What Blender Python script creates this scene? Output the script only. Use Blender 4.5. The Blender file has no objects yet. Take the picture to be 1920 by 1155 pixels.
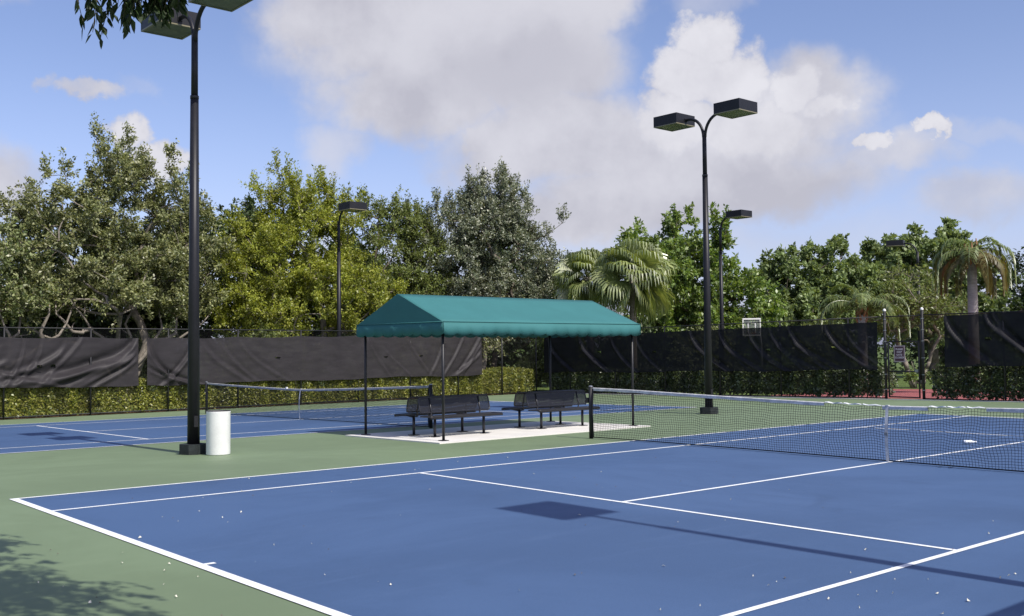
import bpy, math, random
import numpy as np
from mathutils import Vector, Matrix

R = math.radians
scene = bpy.context.scene
COL = scene.collection

# ------------------------------------------------------------------ camera
cam_d = bpy.data.cameras.new('camera')
cam = bpy.data.objects.new('camera', cam_d)
COL.objects.link(cam)
scene.camera = cam
CAM_POS = Vector((-3.91, -14.0027, 1.8695))
yaw, pitch, roll = .8752, .0405, -.0081
fw = Vector((math.cos(yaw) * math.cos(pitch), math.sin(yaw) * math.cos(pitch), math.sin(pitch)))
rt = Vector((math.sin(yaw), -math.cos(yaw), 0))
up = rt.cross(fw)
rt2 = math.cos(roll) * rt + math.sin(roll) * up
up2 = -math.sin(roll) * rt + math.cos(roll) * up
cam.matrix_world = Matrix(((rt2.x, up2.x, -fw.x, CAM_POS.x), (rt2.y, up2.y, -fw.y, CAM_POS.y),
                           (rt2.z, up2.z, -fw.z, CAM_POS.z), (0, 0, 0, 1)))
cam_d.sensor_width = 36
cam_d.lens = 36 * 1928.6 / 1920
cam_d.shift_x = 71.6 / 1920
cam_d.clip_end = 6000

# ------------------------------------------------------------------ sun, exposure
SUN_EL, SUN_TURN = 48.7, .015
sun_d = bpy.data.lights.new('sun', 'SUN')
sun_d.energy = 4.8
sun_d.angle = R(.53)
sun_d.color = (1, .955, .88)
sun = bpy.data.objects.new('sun', sun_d)
sun.rotation_euler = (R(90 - SUN_EL), 0, SUN_TURN)
sun.location = (0, -30, 35)
COL.objects.link(sun)
vs = scene.view_settings
vs.view_transform = 'Standard'
vs.look = 'None'
vs.exposure = 0.1
vs.gamma = 1
vs.use_curve_mapping = False
scene.cycles.max_bounces = 5
scene.cycles.diffuse_bounces = 2
scene.cycles.glossy_bounces = 2
scene.cycles.transmission_bounces = 3
scene.cycles.transparent_max_bounces = 8
scene.cycles.caustics_reflective = False
scene.cycles.caustics_refractive = False

# ------------------------------------------------------------------ world: sky with clouds
world = bpy.data.worlds.new('World')
scene.world = world
world.use_nodes = True
wt = world.node_tree
wt.nodes.clear()


class NB:
    """short hand for building node trees"""
    def __init__(s, nt): s.nt = nt
    def n(s, typ, **kw):
        nd = s.nt.nodes.new(typ)
        for k, v in kw.items(): setattr(nd, k, v)
        return nd
    def put(s, sock, v):
        if v is None: return
        if isinstance(v, bpy.types.NodeSocket): s.nt.links.new(v, sock)
        else: sock.default_value = v
    def math(s, op, a, b=None, c=None, clamp=False):
        nd = s.n('ShaderNodeMath', operation=op, use_clamp=clamp)
        for i, v in enumerate((a, b, c)): s.put(nd.inputs[i], v)
        return nd.outputs[0]
    def vec(s, op, a, b=None):
        nd = s.n('ShaderNodeVectorMath', operation=op)
        s.put(nd.inputs[0], a)
        if b is not None: s.put(nd.inputs[1], b)
        return nd.outputs['Value'] if op in ('LENGTH', 'DOT_PRODUCT') else nd.outputs[0]
    def comb(s, x, y, z):
        nd = s.n('ShaderNodeCombineXYZ')
        for i, v in enumerate((x, y, z)): s.put(nd.inputs[i], v)
        return nd.outputs[0]
    def noise(s, vec, scale, detail=4, rough=.55, dist=0):
        nd = s.n('ShaderNodeTexNoise')
        s.put(nd.inputs['Vector'], vec)
        nd.inputs['Scale'].default_value = scale
        nd.inputs['Detail'].default_value = detail
        nd.inputs['Roughness'].default_value = rough
        nd.inputs['Distortion'].default_value = dist
        return nd
    def ramp(s, v, a, b, smooth=True, t0=0., t1=1.):
        nd = s.n('ShaderNodeMapRange', interpolation_type='SMOOTHSTEP' if smooth else 'LINEAR')
        s.put(nd.inputs['Value'], v)
        for k, x in (('From Min', a), ('From Max', b), ('To Min', t0), ('To Max', t1)): s.put(nd.inputs[k], x)
        return nd.outputs[0]
    def mix(s, f, a, b, blend='MIX'):
        nd = s.n('ShaderNodeMix', data_type='RGBA', blend_type=blend)
        s.put(nd.inputs[0], f)
        for i, v in ((6, a), (7, b)):
            s.put(nd.inputs[i], (*v, 1) if isinstance(v, tuple) and len(v) == 3 else v)
        return nd.outputs[2]


W = NB(wt)
sky = W.n('ShaderNodeTexSky', sky_type='NISHITA', sun_disc=False)
sky.sun_elevation = R(SUN_EL)
sky.sun_rotation = math.pi
sky.air_density = 1.0
sky.dust_density = 1.6
sky.ozone_density = 1.6
tc = W.n('ShaderNodeTexCoord')
dirv = W.vec('NORMALIZE', tc.outputs['Generated'])
AZ0 = .8752
fwd_c = W.vec('DOT_PRODUCT', dirv, (math.cos(AZ0), math.sin(AZ0), 0))
rgt_c = W.vec('DOT_PRODUCT', dirv, (math.sin(AZ0), -math.cos(AZ0), 0))
sepz = W.n('ShaderNodeSeparateXYZ')
W.put(sepz.inputs[0], dirv)
az = W.math('ARCTAN2', rgt_c, fwd_c)
el = W.math('ARCSINE', sepz.outputs[2])
ae = W.comb(az, el, 0)
warp1 = W.noise(dirv, 9, 5, .6)
warp2 = W.noise(dirv, 34, 5, .6)
w1 = W.vec('MULTIPLY', W.vec('SUBTRACT', warp1.outputs['Color'], (.5, .5, .5)), (.13, .09, 0))
w2 = W.vec('MULTIPLY', W.vec('SUBTRACT', warp2.outputs['Color'], (.5, .5, .5)), (.045, .04, 0))
p_soft = W.vec('ADD', ae, w1)
p_crisp = W.vec('ADD', W.vec('ADD', ae, W.vec('MULTIPLY', w1, (.25, .25, 0))), w2)


def blobs(lst, pos):
    acc = None
    for (a, e, ra, re, wgt) in lst:
        d = W.vec('MULTIPLY', W.vec('SUBTRACT', pos, (a, e, 0)), (1 / ra, 1 / re, 0))
        v = W.math('MULTIPLY', W.ramp(W.vec('LENGTH', d), 1.25, .25), wgt)
        acc = v if acc is None else W.math('MAXIMUM', acc, v)
    return acc


# angles in radians: azimuth to the right of the courts' diagonal, elevation
soft = [(-.03, .31, .20, .085, 1), (-.13, .32, .10, .06, .95), (.06, .28, .12, .07, 1), (.12, .33, .07, .05, .9), (-.06, .245, .11, .05, .95),
        (.03, .19, .09, .05, .8), (.09, .205, .17, .06, .95), (.22, .185, .18, .07, 1), (.30, .22, .10, .055, .95), (.16, .15, .16, .05, .9),
        (-.002, .205, .03, .03, .9), (-.13, .20, .045, .05, .5), (.38, .165, .10, .028, .62), (.47, .18, .10, .018, .35), (-.44, .155, .06, .05, .75), (.45, .125, .07, .03, .6),
        (-.32, .24, .02, .015, .3), (-.43, .31, .03, .018, .35), (.02, .10, .6, .035, .42), (.24, .33, .05, .025, .4), (.27, .150, .15, .045, .85), (.10, .125, .16, .04, .8)]
crisp = [(.228, .286, .038, .036, 1), (.214, .256, .048, .034, 1), (.252, .250, .044, .038, 1), (.305, .235, .034, .028, 1), (.338, .220, .036, .015, .75),
         (.20, .215, .06, .04, .9), (.27, .20, .08, .045, .9), (.379, .186, .024, .012, 1), (.424, .190, .021, .011, 1), (-.322, .200, .022, .024, .85),
         (-.300, .176, .032, .022, .95), (-.358, .238, .042, .011, .62), (-.39, .24, .02, .012, .5), (.43, .145, .02, .006, .5)]
n_soft = W.noise(dirv, 5.5, 6, .6).outputs[0]
n_fine = W.noise(dirv, 26, 6, .62).outputs[0]
m_soft = W.math('ADD', blobs(soft, p_soft), W.math('MULTIPLY', W.math('SUBTRACT', n_soft, .5), .55))
m_crisp = W.math('ADD', blobs(crisp, p_crisp), W.math('MULTIPLY', W.math('SUBTRACT', n_fine, .5), .45))
# the same kind of broken cumulus all round the rest of the sky
n_gen = W.noise(dirv, 3.1, 7, .58, .3).outputs[0]
elsewhere = W.ramp(W.math('ABSOLUTE', W.math('SUBTRACT', az, .02)), .50, .75)
above = W.ramp(el, .36, .55)
elsewhere = W.math('MAXIMUM', elsewhere, above)
m_gen = W.math('MULTIPLY', W.ramp(n_gen, .54, .68), elsewhere)
a_soft = W.math('MULTIPLY', W.ramp(m_soft, .10, .80), .93)
a_crisp = W.ramp(m_crisp, .20, .74)
alpha = W.math('MAXIMUM', W.math('MAXIMUM', a_soft, W.math('MULTIPLY', a_crisp, .96)), W.math('MULTIPLY', m_gen, .9), clamp=True)
# cloud brightness: grey undersides, brighter heads
shade = W.math('ADD', W.math('MULTIPLY', W.ramp(n_soft, .32, .62), .62), W.math('MULTIPLY', W.ramp(m_crisp, .35, .95), .42), clamp=True)
grey_core = blobs([(.05, .27, .13, .05, 1), (-.03, .255, .12, .03, .7), (.20, .13, .25, .03, .5)], p_soft)
shade = W.math('SUBTRACT', shade, W.math('MULTIPLY', grey_core, .45), clamp=True)
ccol = W.mix(shade, (.615, .605, .68), (.95, .94, 1.0))
bg_sky = W.n('ShaderNodeBackground')
haze_k = W.ramp(el, .30, .03, True)
skyc = W.mix(1., W.mix(W.math('MULTIPLY', haze_k, .25), sky.outputs[0], (4.6, 5.6, 8.0)), (1.08, 1.01, 1.18), 'MULTIPLY')
W.put(bg_sky.inputs[0], skyc)
bg_sky.inputs[1].default_value = .13
bg_cl = W.n('ShaderNodeBackground')
W.put(bg_cl.inputs[0], ccol)
bg_cl.inputs[1].default_value = .80
mixs = W.n('ShaderNodeMixShader')
W.put(mixs.inputs[0], alpha)
wt.links.new(bg_sky.outputs[0], mixs.inputs[1])
wt.links.new(bg_cl.outputs[0], mixs.inputs[2])
wo = W.n('ShaderNodeOutputWorld')
wt.links.new(mixs.outputs[0], wo.inputs[0])
world.cycles.sampling_method = 'MANUAL'
world.cycles.sample_map_resolution = 512

# ------------------------------------------------------------------ materials
MATS = {}


def surf(name, col, rough=.6, spec=.5, var=.0, vscale=3., col2=None, v2=.0, v2scale=40., bump=0., bscale=20., metal=0., stretch=(1, 1, 1), coat=0.):
    m = bpy.data.materials.new(name)
    m.use_nodes = True
    nt = m.node_tree
    b = NB(nt)
    pr = nt.nodes['Principled BSDF']
    t = b.n('ShaderNodeTexCoord').outputs['Object']
    t = b.vec('MULTIPLY', t, stretch)
    c = (*col, 1)
    if var or col2:
        nz = b.noise(t, vscale, 6, .6).outputs[0]
        k = b.ramp(nz, .35, .68)
        dark = tuple(x * (1 - var) for x in col)
        c = b.mix(k, col2 if col2 else dark, tuple(min(1, x * (1 + var * .6)) for x in col))
    if v2:
        nz = b.noise(t, v2scale, 3, .6).outputs[0]
        k = b.ramp(nz, .3, .7, True, 1 - v2, 1 + v2)
        c = b.mix(1., c, b.comb(k, k, k), 'MULTIPLY')
    b.put(pr.inputs['Base Color'], c)
    pr.inputs['Roughness'].default_value = rough
    pr.inputs['Specular IOR Level'].default_value = spec
    pr.inputs['Metallic'].default_value = metal
    pr.inputs['Coat Weight'].default_value = coat
    if bump:
        bp = b.n('ShaderNodeBump')
        bp.inputs['Strength'].default_value = bump
        bp.inputs['Distance'].default_value = .004
        b.put(bp.inputs['Height'], b.noise(t, bscale, 3, .6).outputs[0])
        b.put(pr.inputs['Normal'], bp.outputs[0])
    MATS[name] = m
    return m


def leafmat(name, cols, trans=.35, gloss=.06):
    """leaf colours spread over the single leaves"""
    m = bpy.data.materials.new(name)
    m.use_nodes = True
    nt = m.node_tree
    nt.nodes.clear()
    b = NB(nt)
    rnd = b.n('ShaderNodeNewGeometry').outputs['Random Per Island']
    cr = b.n('ShaderNodeValToRGB')
    els = cr.color_ramp.elements
    for i, c in enumerate(cols):
        pos = i / (len(cols) - 1)
        e = els[i] if i < 2 else els.new(pos)
        e.position = pos
        e.color = (*c, 1)
    cr.color_ramp.elements[0].position = 0
    b.put(cr.inputs[0], rnd)
    t = b.n('ShaderNodeTexCoord').outputs['Object']
    k = b.ramp(b.noise(t, .9, 3, .6).outputs[0], .32, .68, True, .72, 1.25)
    col = b.mix(1., cr.outputs[0], b.comb(k, k, k), 'MULTIPLY')
    d = b.n('ShaderNodeBsdfDiffuse')
    b.put(d.inputs[0], col)
    tr = b.n('ShaderNodeBsdfTranslucent')
    b.put(tr.inputs[0], b.mix(1., col, (1.25, 1.2, .55), 'MULTIPLY'))
    m1 = b.n('ShaderNodeMixShader')
    m1.inputs[0].default_value = trans
    nt.links.new(d.outputs[0], m1.inputs[1])
    nt.links.new(tr.outputs[0], m1.inputs[2])
    g = b.n('ShaderNodeBsdfGlossy')
    g.inputs['Roughness'].default_value = .42
    g.inputs[0].default_value = (1, 1, 1, 1)
    m2 = b.n('ShaderNodeMixShader')
    m2.inputs[0].default_value = gloss
    nt.links.new(m1.outputs[0], m2.inputs[1])
    nt.links.new(g.outputs[0], m2.inputs[2])
    o = b.n('ShaderNodeOutputMaterial')
    nt.links.new(m2.outputs[0], o.inputs[0])
    MATS[name] = m
    return m


def screenmat(name, col, thru):
    """woven shade cloth that lets some light through"""
    m = bpy.data.materials.new(name)
    m.use_nodes = True
    nt = m.node_tree
    nt.nodes.clear()
    b = NB(nt)
    t = b.n('ShaderNodeTexCoord').outputs['Object']
    k = b.ramp(b.noise(b.vec('MULTIPLY', t, (.5, .5, 2)), 2.2, 5, .65).outputs[0], .3, .7, True, .82, 1.15)
    fine = b.ramp(b.noise(t, 60, 2, .6).outputs[0], .3, .7, True, .9, 1.1)
    k = b.math('MULTIPLY', k, fine)
    c = b.mix(1., col, b.comb(k, k, k), 'MULTIPLY')
    d = b.n('ShaderNodeBsdfDiffuse')
    b.put(d.inputs[0], c)
    g = b.n('ShaderNodeBsdfGlossy')
    g.inputs['Roughness'].default_value = .5
    m0 = b.n('ShaderNodeMixShader')
    m0.inputs[0].default_value = .014
    nt.links.new(d.outputs[0], m0.inputs[1])
    nt.links.new(g.outputs[0], m0.inputs[2])
    tp = b.n('ShaderNodeBsdfTransparent')
    m1 = b.n('ShaderNodeMixShader')
    m1.inputs[0].default_value = thru
    nt.links.new(m0.outputs[0], m1.inputs[1])
    nt.links.new(tp.outputs[0], m1.inputs[2])
    o = b.n('ShaderNodeOutputMaterial')
    nt.links.new(m1.outputs[0], o.inputs[0])
    MATS[name] = m
    return m


surf('grass', (.10, .145, .035), .9, .2, .35, 1.2, v2=.35, v2scale=30)
def courtmat(name, col, dark, light):
    """acrylic coated court: cloudy wear, brushed streaks, dust, fine grit"""
    m = surf(name, col, .62, .42)
    nt = m.node_tree
    b = NB(nt)
    pr = nt.nodes['Principled BSDF']
    t = b.n('ShaderNodeTexCoord').outputs['Object']
    big = b.ramp(b.noise(t, .22, 5, .6, .4).outputs[0], .36, .66)
    c = b.mix(big, tuple(x * .93 for x in dark), tuple(x * 1.03 for x in col))
    streak = b.ramp(b.noise(b.vec('MULTIPLY', t, (.35, 2.2, 1)), 1.3, 6, .65, .6).outputs[0], .52, .8)
    c = b.mix(b.math('MULTIPLY', streak, .55), c, light)
    stain = b.ramp(b.noise(t, .55, 3, .5, .8).outputs[0], .66, .74)
    c = b.mix(b.math('MULTIPLY', stain, .5), c, tuple(x * .8 for x in dark))
    scuff = b.ramp(b.noise(b.vec('MULTIPLY', t, (3, 1, 1)), 7, 4, .7, 1.2).outputs[0], .66, .8)
    c = b.mix(b.math('MULTIPLY', scuff, .22), c, tuple(min(1, x * 1.5 + .02) for x in light))
    grit = b.ramp(b.noise(t, 160, 2, .6).outputs[0], .3, .7, True, .88, 1.12)
    c = b.mix(1., c, b.comb(grit, grit, grit), 'MULTIPLY')
    b.put(pr.inputs['Base Color'], c)
    b.put(pr.inputs['Roughness'], b.ramp(big, 0, 1, True, .66, .56))
    bp = b.n('ShaderNodeBump')
    bp.inputs['Strength'].default_value = .35
    bp.inputs['Distance'].default_value = .003
    b.put(bp.inputs['Height'], b.noise(t, 260, 2, .6).outputs[0])
    b.put(pr.inputs['Normal'], bp.outputs[0])
    return m


courtmat('green_court', (.165, .222, .124), (.146, .198, .110), (.188, .245, .143))
courtmat('blue_court', (.056, .106, .216), (.048, .094, .196), (.070, .122, .234))
surf('line_paint', (.78, .80, .80), .6, .4, .06, 5, v2=.05, v2scale=60)
surf('red_court', (.33, .105, .10), .7, .3, .12, .6, v2=.06)
surf('concrete', (.66, .64, .60), .8, .3, .07, 1.2, v2=.05, v2scale=50, bump=.2)
surf('soil', (.20, .13, .085), .95, .1, .3, 3, v2=.3)
surf('black_pole', (.011, .011, .014), .45, .35, .2, 2.5, v2=.12, v2scale=30)
surf('black_metal', (.014, .014, .016), .45, .45, v2=.15, v2scale=40)
surf('bench_metal', (.016, .016, .02), .38, .5, v2=.15, v2scale=40)
surf('pedestal', (.022, .028, .028), .75, .3, .3, 6, v2=.2, bump=.3, bscale=60)
surf('lamp_lens', (.13, .145, .10), .25, .5, .2, 5)
surf('lens_rim', (.20, .18, .11), .4, .5)
surf('awning', (.038, .152, .152), .72, .3, .05, 1.5, v2=.05, v2scale=250, bump=.25, bscale=6)
surf('fence_black', (.016, .016, .017), .5, .4, v2=.2)
surf('galvanised', (.30, .31, .32), .4, .5, .15, 6, metal=.7)
surf('cap_white', (.75, .75, .72), .45, .5)
surf('net_cord', (.014, .015, .018), .8, .2)
surf('net_tape', (.60, .60, .60), .75, .3, .22, 5, v2=.08)
surf('net_tape_dull', (.40, .40, .41), .8, .3, .2, 5, v2=.1)
surf('bin_white', (.85, .85, .83), .45, .45, .05, 3, v2=.03)
surf('bin_dark', (.05, .05, .05), .7)
surf('bark_pale', (.25, .22, .18), .9, .1, .35, 4, v2=.2, bump=.4, bscale=30)
surf('bark_dark', (.15, .125, .10), .9, .1, .35, 4, v2=.2, bump=.4, bscale=30)
surf('palm_trunk', (.30, .26, .21), .9, .1, .3, 4, v2=.2, stretch=(1, 1, 6))
surf('queen_trunk', (.42, .40, .36), .85, .2, .2, 3, v2=.12, stretch=(1, 1, 5))
surf('boot', (.34, .20, .11), .9, .1, .3, 9)
surf('sign_maroon', (.085, .035, .055), .5, .4)
surf('sign_edge', (.42, .33, .34), .5, .4)
surf('sign_text', (.70, .60, .66), .5)
surf('hoop_white', (.85, .85, .82), .5)
surf('hoop_grey', (.30, .31, .32), .5)
surf('orange', (.5, .14, .03), .5)
surf('litter_pale', (.62, .60, .50), .8)
surf('bottle_clear', (.72, .76, .82), .15, .6)
leafmat('leaf_oak', [(.092, .116, .044), (.172, .196, .074), (.255, .272, .112), (.335, .340, .165)], .3, 0.032)
leafmat('leaf_oak_b', [(0.089, 0.129, 0.052), (0.174, 0.218, 0.075), (0.257, 0.287, 0.119), (0.337, 0.356, 0.178)], .3, 0.032)
leafmat('leaf_yellow', [(0.164, 0.208, 0.030), (0.243, 0.284, 0.037), (0.322, 0.353, 0.053), (0.413, 0.422, 0.094)], .42, 0.023)
leafmat('leaf_olive', [(0.093, 0.128, 0.035), (0.160, 0.200, 0.054), (0.232, 0.264, 0.088)], .35, 0.027)
leafmat('leaf_grey', [(0.084, 0.111, 0.064), (0.150, 0.179, 0.108), (0.234, 0.257, 0.172), (0.362, 0.368, 0.268)], .25, 0.041)
leafmat('leaf_bright', [(0.079, 0.139, 0.028), (0.139, 0.221, 0.041), (0.205, 0.291, 0.066), (0.268, 0.331, 0.110)], .38, 0.041)
leafmat('leaf_dark', [(0.036, 0.062, 0.022), (0.063, 0.098, 0.034), (0.098, 0.137, 0.050)], .3, 0.027)
leafmat('leaf_dome', [(0.125, 0.180, 0.068), (0.204, 0.268, 0.105), (0.285, 0.348, 0.155)], .32, 0.023)
leafmat('leaf_hedge', [(0.124, 0.153, 0.026), (0.219, 0.248, 0.038), (0.321, 0.328, 0.058), (0.394, 0.379, 0.109)], .35, 0.045)
leafmat('leaf_hedge_dark', [(0.030, 0.048, 0.016), (0.053, 0.078, 0.023), (0.098, 0.132, 0.044), (0.172, 0.218, 0.098)], .3, 0.072)  # end hedges' shade put into darker leaf tones, also on the low shrubs
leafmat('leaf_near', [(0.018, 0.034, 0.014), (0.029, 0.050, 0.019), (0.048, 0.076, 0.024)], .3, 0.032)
leafmat('palm_leaf', [(0.138, 0.186, 0.049), (0.235, 0.284, 0.081), (0.340, 0.381, 0.138)], .35, .09)
leafmat('queen_leaf', [(0.101, 0.152, 0.051), (0.169, 0.229, 0.075), (0.263, 0.295, 0.118)], .35, .06)
leafmat('queen_dry', [(0.140, 0.125, 0.050), (0.200, 0.170, 0.075), (0.155, 0.155, 0.060)], .35, .04)
screenmat('screen_cloth', (.033, .0300, .0320), .05)
screenmat('screen_cloth_shaded', (.012, .012, .016), .05)  # same cloth as the far screens, grazing-sun shade put into a darker colour

# ------------------------------------------------------------------ mesh helpers


def tag(o, label=None, cat=None, group=None, kind=None):
    for k, v in (('label', label), ('category', cat), ('group', group), ('kind', kind)):
        if v: o[k] = v
    return o


def empty(name, loc, label=None, cat=None, group=None, rz=0):
    o = bpy.data.objects.new(name, None)
    o.location = loc
    o.rotation_euler = (0, 0, rz)
    o.empty_display_size = .2
    COL.objects.link(o)
    return tag(o, label, cat, group)


class MB:
    def __init__(s):
        s.v, s.f = [], []
    def add(s, vs, fs):
        b = len(s.v)
        s.v += [tuple(v) for v in vs]
        s.f += [tuple(i + b for i in f) for f in fs]
    def box(s, c, d, rz=0, bev=0):
        x, y, z = c
        a, b, h = d[0] / 2, d[1] / 2, d[2] / 2
        cs, sn = math.cos(rz), math.sin(rz)
        if not bev:
            P = [(-a, -b), (a, -b), (a, b), (-a, b)]
        else:
            P = [(-a + bev, -b), (a - bev, -b), (a, -b + bev), (a, b - bev), (a - bev, b), (-a + bev, b), (-a, b - bev), (-a, -b + bev)]
        n = len(P)
        V = [(x + cs * p - sn * q, y + sn * p + cs * q, z + t) for t in (-h, h) for p, q in P]
        F = [tuple(range(n - 1, -1, -1)), tuple(range(n, 2 * n))] + [(i, (i + 1) % n, n + (i + 1) % n, n + i) for i in range(n)]
        s.add(V, F)
        return s
    def tube(s, pts, r, n=6, caps=True):
        pts = [Vector(p) for p in pts]
        rs = r if isinstance(r, (list, tuple, np.ndarray)) else [r] * len(pts)
        V, ref = [], None
        for i, p in enumerate(pts):
            d = (pts[min(i + 1, len(pts) - 1)] - pts[max(i - 1, 0)])
            if d.length < 1e-9: d = Vector((0, 0, 1))
            d.normalize()
            if ref is None:
                ref = d.orthogonal().normalized()
            a = (ref - d * ref.dot(d))
            a = a.normalized() if a.length > 1e-6 else d.orthogonal().normalized()
            ref = a
            b = d.cross(a)
            for k in range(n):
                t = 2 * math.pi * k / n
                V.append(p + (a * math.cos(t) + b * math.sin(t)) * rs[i])
        F = [(i * n + k, i * n + (k + 1) % n, (i + 1) * n + (k + 1) % n, (i + 1) * n + k) for i in range(len(pts) - 1) for k in range(n)]
        if caps:
            F += [tuple(range(n - 1, -1, -1)), tuple((len(pts) - 1) * n + k for k in range(n))]
        s.add(V, F)
        return s
    def lathe(s, c, prof, n=32):
        V = [(c[0] + r * math.cos(2 * math.pi * k / n), c[1] + r * math.sin(2 * math.pi * k / n), c[2] + z) for r, z in prof for k in range(n)]
        F = [(i * n + k, i * n + (k + 1) % n, (i + 1) * n + (k + 1) % n, (i + 1) * n + k) for i in range(len(prof) - 1) for k in range(n)]
        s.add(V, F)
        return s
    def bar(s, a, b, w, h):
        """flat bar from a to b"""
        a, b = Vector(a), Vector(b)
        d = (b - a).normalized()
        sd = d.cross(Vector((0, 0, 1)))
        sd = sd.normalized() if sd.length > 1e-4 else Vector((1, 0, 0))
        u = sd.cross(d)
        V = [p + sd * w / 2 * i + u * h / 2 * j for p in (a, b) for i, j in ((-1, -1), (1, -1), (1, 1), (-1, 1))]
        s.add(V, [(3, 2, 1, 0), (4, 5, 6, 7)] + [(i, (i + 1) % 4, 4 + (i + 1) % 4, 4 + i) for i in range(4)])
        return s
    def slab(s, poly, t):
        """planar polygon thickened by vector t"""
        n = len(poly)
        t = Vector(t)
        V = [Vector(p) for p in poly] + [Vector(p) + t for p in poly]
        s.add(V, [tuple(range(n - 1, -1, -1)), tuple(range(n, 2 * n))] + [(i, (i + 1) % n, n + (i + 1) % n, n + i) for i in range(n)])
        return s
    def build(s, name, mat, parent=None, smooth=False, loc=None):
        me = bpy.data.meshes.new(name)
        me.from_pydata(s.v, [], s.f)
        me.validate()
        if smooth: me.shade_smooth()
        return link(name, me, mat, parent, loc)


def link(name, me, mat, parent=None, loc=None):
    if isinstance(mat, str): mat = MATS[mat]
    if mat and not me.materials: me.materials.append(mat)
    o = bpy.data.objects.new(name, me)
    if loc: o.location = loc
    if parent: o.parent = parent
    COL.objects.link(o)
    return o


def copy_tree(o, parent=None):
    c = o.copy()
    COL.objects.link(c)
    c.parent = parent
    for ch in o.children:
        copy_tree(ch, c)
    return c


def np_mesh(name, verts, quads):
    """big quad mesh from numpy arrays"""
    me = bpy.data.meshes.new(name)
    nv, nq = len(verts), len(quads)
    me.vertices.add(nv)
    me.vertices.foreach_set('co', np.ascontiguousarray(verts, dtype=np.float32).ravel())
    me.loops.add(nq * 4)
    me.loops.foreach_set('vertex_index', np.ascontiguousarray(quads, dtype=np.int32).ravel())
    me.polygons.add(nq)
    me.polygons.foreach_set('loop_start', np.arange(nq, dtype=np.int32) * 4)
    me.update(calc_edges=True)
    return me


def gz(y):
    """ground height: level on the near court, falling gently away past it"""
    return 0. if y <= 0 else -.0138 * min(y, 27.)


def nrm(a):
    return a / np.maximum(np.linalg.norm(a, axis=-1, keepdims=True), 1e-9)


def leaf_quads(pos, d, nor, L, Wd, fold=.18):
    """one pointed leaf per row: base, side, tip, side"""
    d = nrm(d)
    side = nrm(np.cross(d, nor))
    nn = np.cross(side, d)
    L, Wd = np.broadcast_to(L, len(pos))[:, None], np.broadcast_to(Wd, len(pos))[:, None]
    mid = pos + d * L * .45 + nn * L * fold * .5
    V = np.stack([pos, mid + side * Wd / 2, pos + d * L - nn * L * fold * .3, mid - side * Wd / 2], 1).reshape(-1, 3)
    return V


def leaf_obj(name, V, mat, parent, loc=(0, 0, 0)):
    Q = np.arange(len(V)).reshape(-1, 4)
    return link(name, np_mesh(name, V, Q), mat, parent, loc)


# ------------------------------------------------------------------ ground and courts


def sheet(name, x0, x1, y0, y1, lift, mat, parent=None, kind='structure', xs=None):
    ys = sorted({y0, y1, *[b for b in (0., 27.) if y0 < b < y1]})
    V, F = [], []
    for y in ys:
        for x in (x0, x1): V.append((x, y, gz(y) + lift))
    for i in range(len(ys) - 1):
        F.append((2 * i, 2 * i + 1, 2 * i + 3, 2 * i + 2))
    m = MB()
    m.add(V, F)
    o = m.build(name, mat, parent)
    if kind and not parent: o['kind'] = kind
    return o


sheet('ground', -2500, 2500, -2500, 2500, -.03, 'grass')
FA, FB = Vector((-3.0, 21.45)), Vector((31.8, 23.9))     # line of the fence behind the second court
g = MB()
pts = [(-14, -22), (31.62, -22), (31.62, 0), (31.62, 23.55), (-14, 20.4), (-14, 0)]
g.add([(x, y, gz(y)) for x, y in pts], [(0, 1, 2, 5), (5, 2, 3, 4)])
apron = g.build('court_apron', 'green_court')
apron['kind'] = 'structure'


def court(name, y0):
    o = sheet(name, 0, 23.77, y0, y0 + 10.97, .004, 'blue_court')
    def line(x0, x1, a, b, lift=.008): sheet('court_line', x0, x1, y0 + a, y0 + b, lift, 'line_paint', o)
    w = .062
    for t in (0, 10.97 - w): line(.1, 23.67, t, t + w)                         # doubles sidelines
    for t in (1.37, 9.6 - w): line(.1, 23.67, t, t + w)                        # singles sidelines
    line(0, .1, 0, 10.97)
    line(23.67, 23.77, 0, 10.97)                                                # baselines
    for x in (5.485, 18.285 - w): line(x, x + w, 1.37 + w, 9.6 - w)             # service lines
    line(5.485 + w, 18.285 - w, 5.485 - w / 2, 5.485 + w / 2)                   # centre service line
    line(.1, .2, 5.485 - w / 2, 5.485 + w / 2)
    line(23.57, 23.67, 5.485 - w / 2, 5.485 + w / 2)                            # centre marks
    return o


court('playing_surface', -10.97)
court('playing_surface', 7.55)
sheet('red_basketball_court', 33.0, 42.6, -12, 11.5, .0, 'red_court')
sheet('dirt_edge', 31.62, 33.0, -22, 24, -.006, 'soil')
kb = MB()
for y0, y1 in ((-22, 0), (0, 23.6)):
    kb.slab([(31.56, y0, gz(y0) + .003), (31.72, y0, gz(y0) + .003), (31.72, y1, gz(y1) + .003), (31.56, y1, gz(y1) + .003)], (0, 0, .025))
kb.build('kerb', 'concrete')['kind'] = 'structure'
pad = MB()
zp = [(8.95, 2.52), (15.45, 2.52), (15.45, 6.05), (8.95, 6.05)]
pad.slab([(x, y, gz(y) - .05) for x, y in zp], (0, 0, .075))
pad = pad.build('concrete_pad', 'concrete')
pad['kind'] = 'structure'

# ------------------------------------------------------------------ tennis nets
rng = np.random.default_rng(5)


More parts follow.
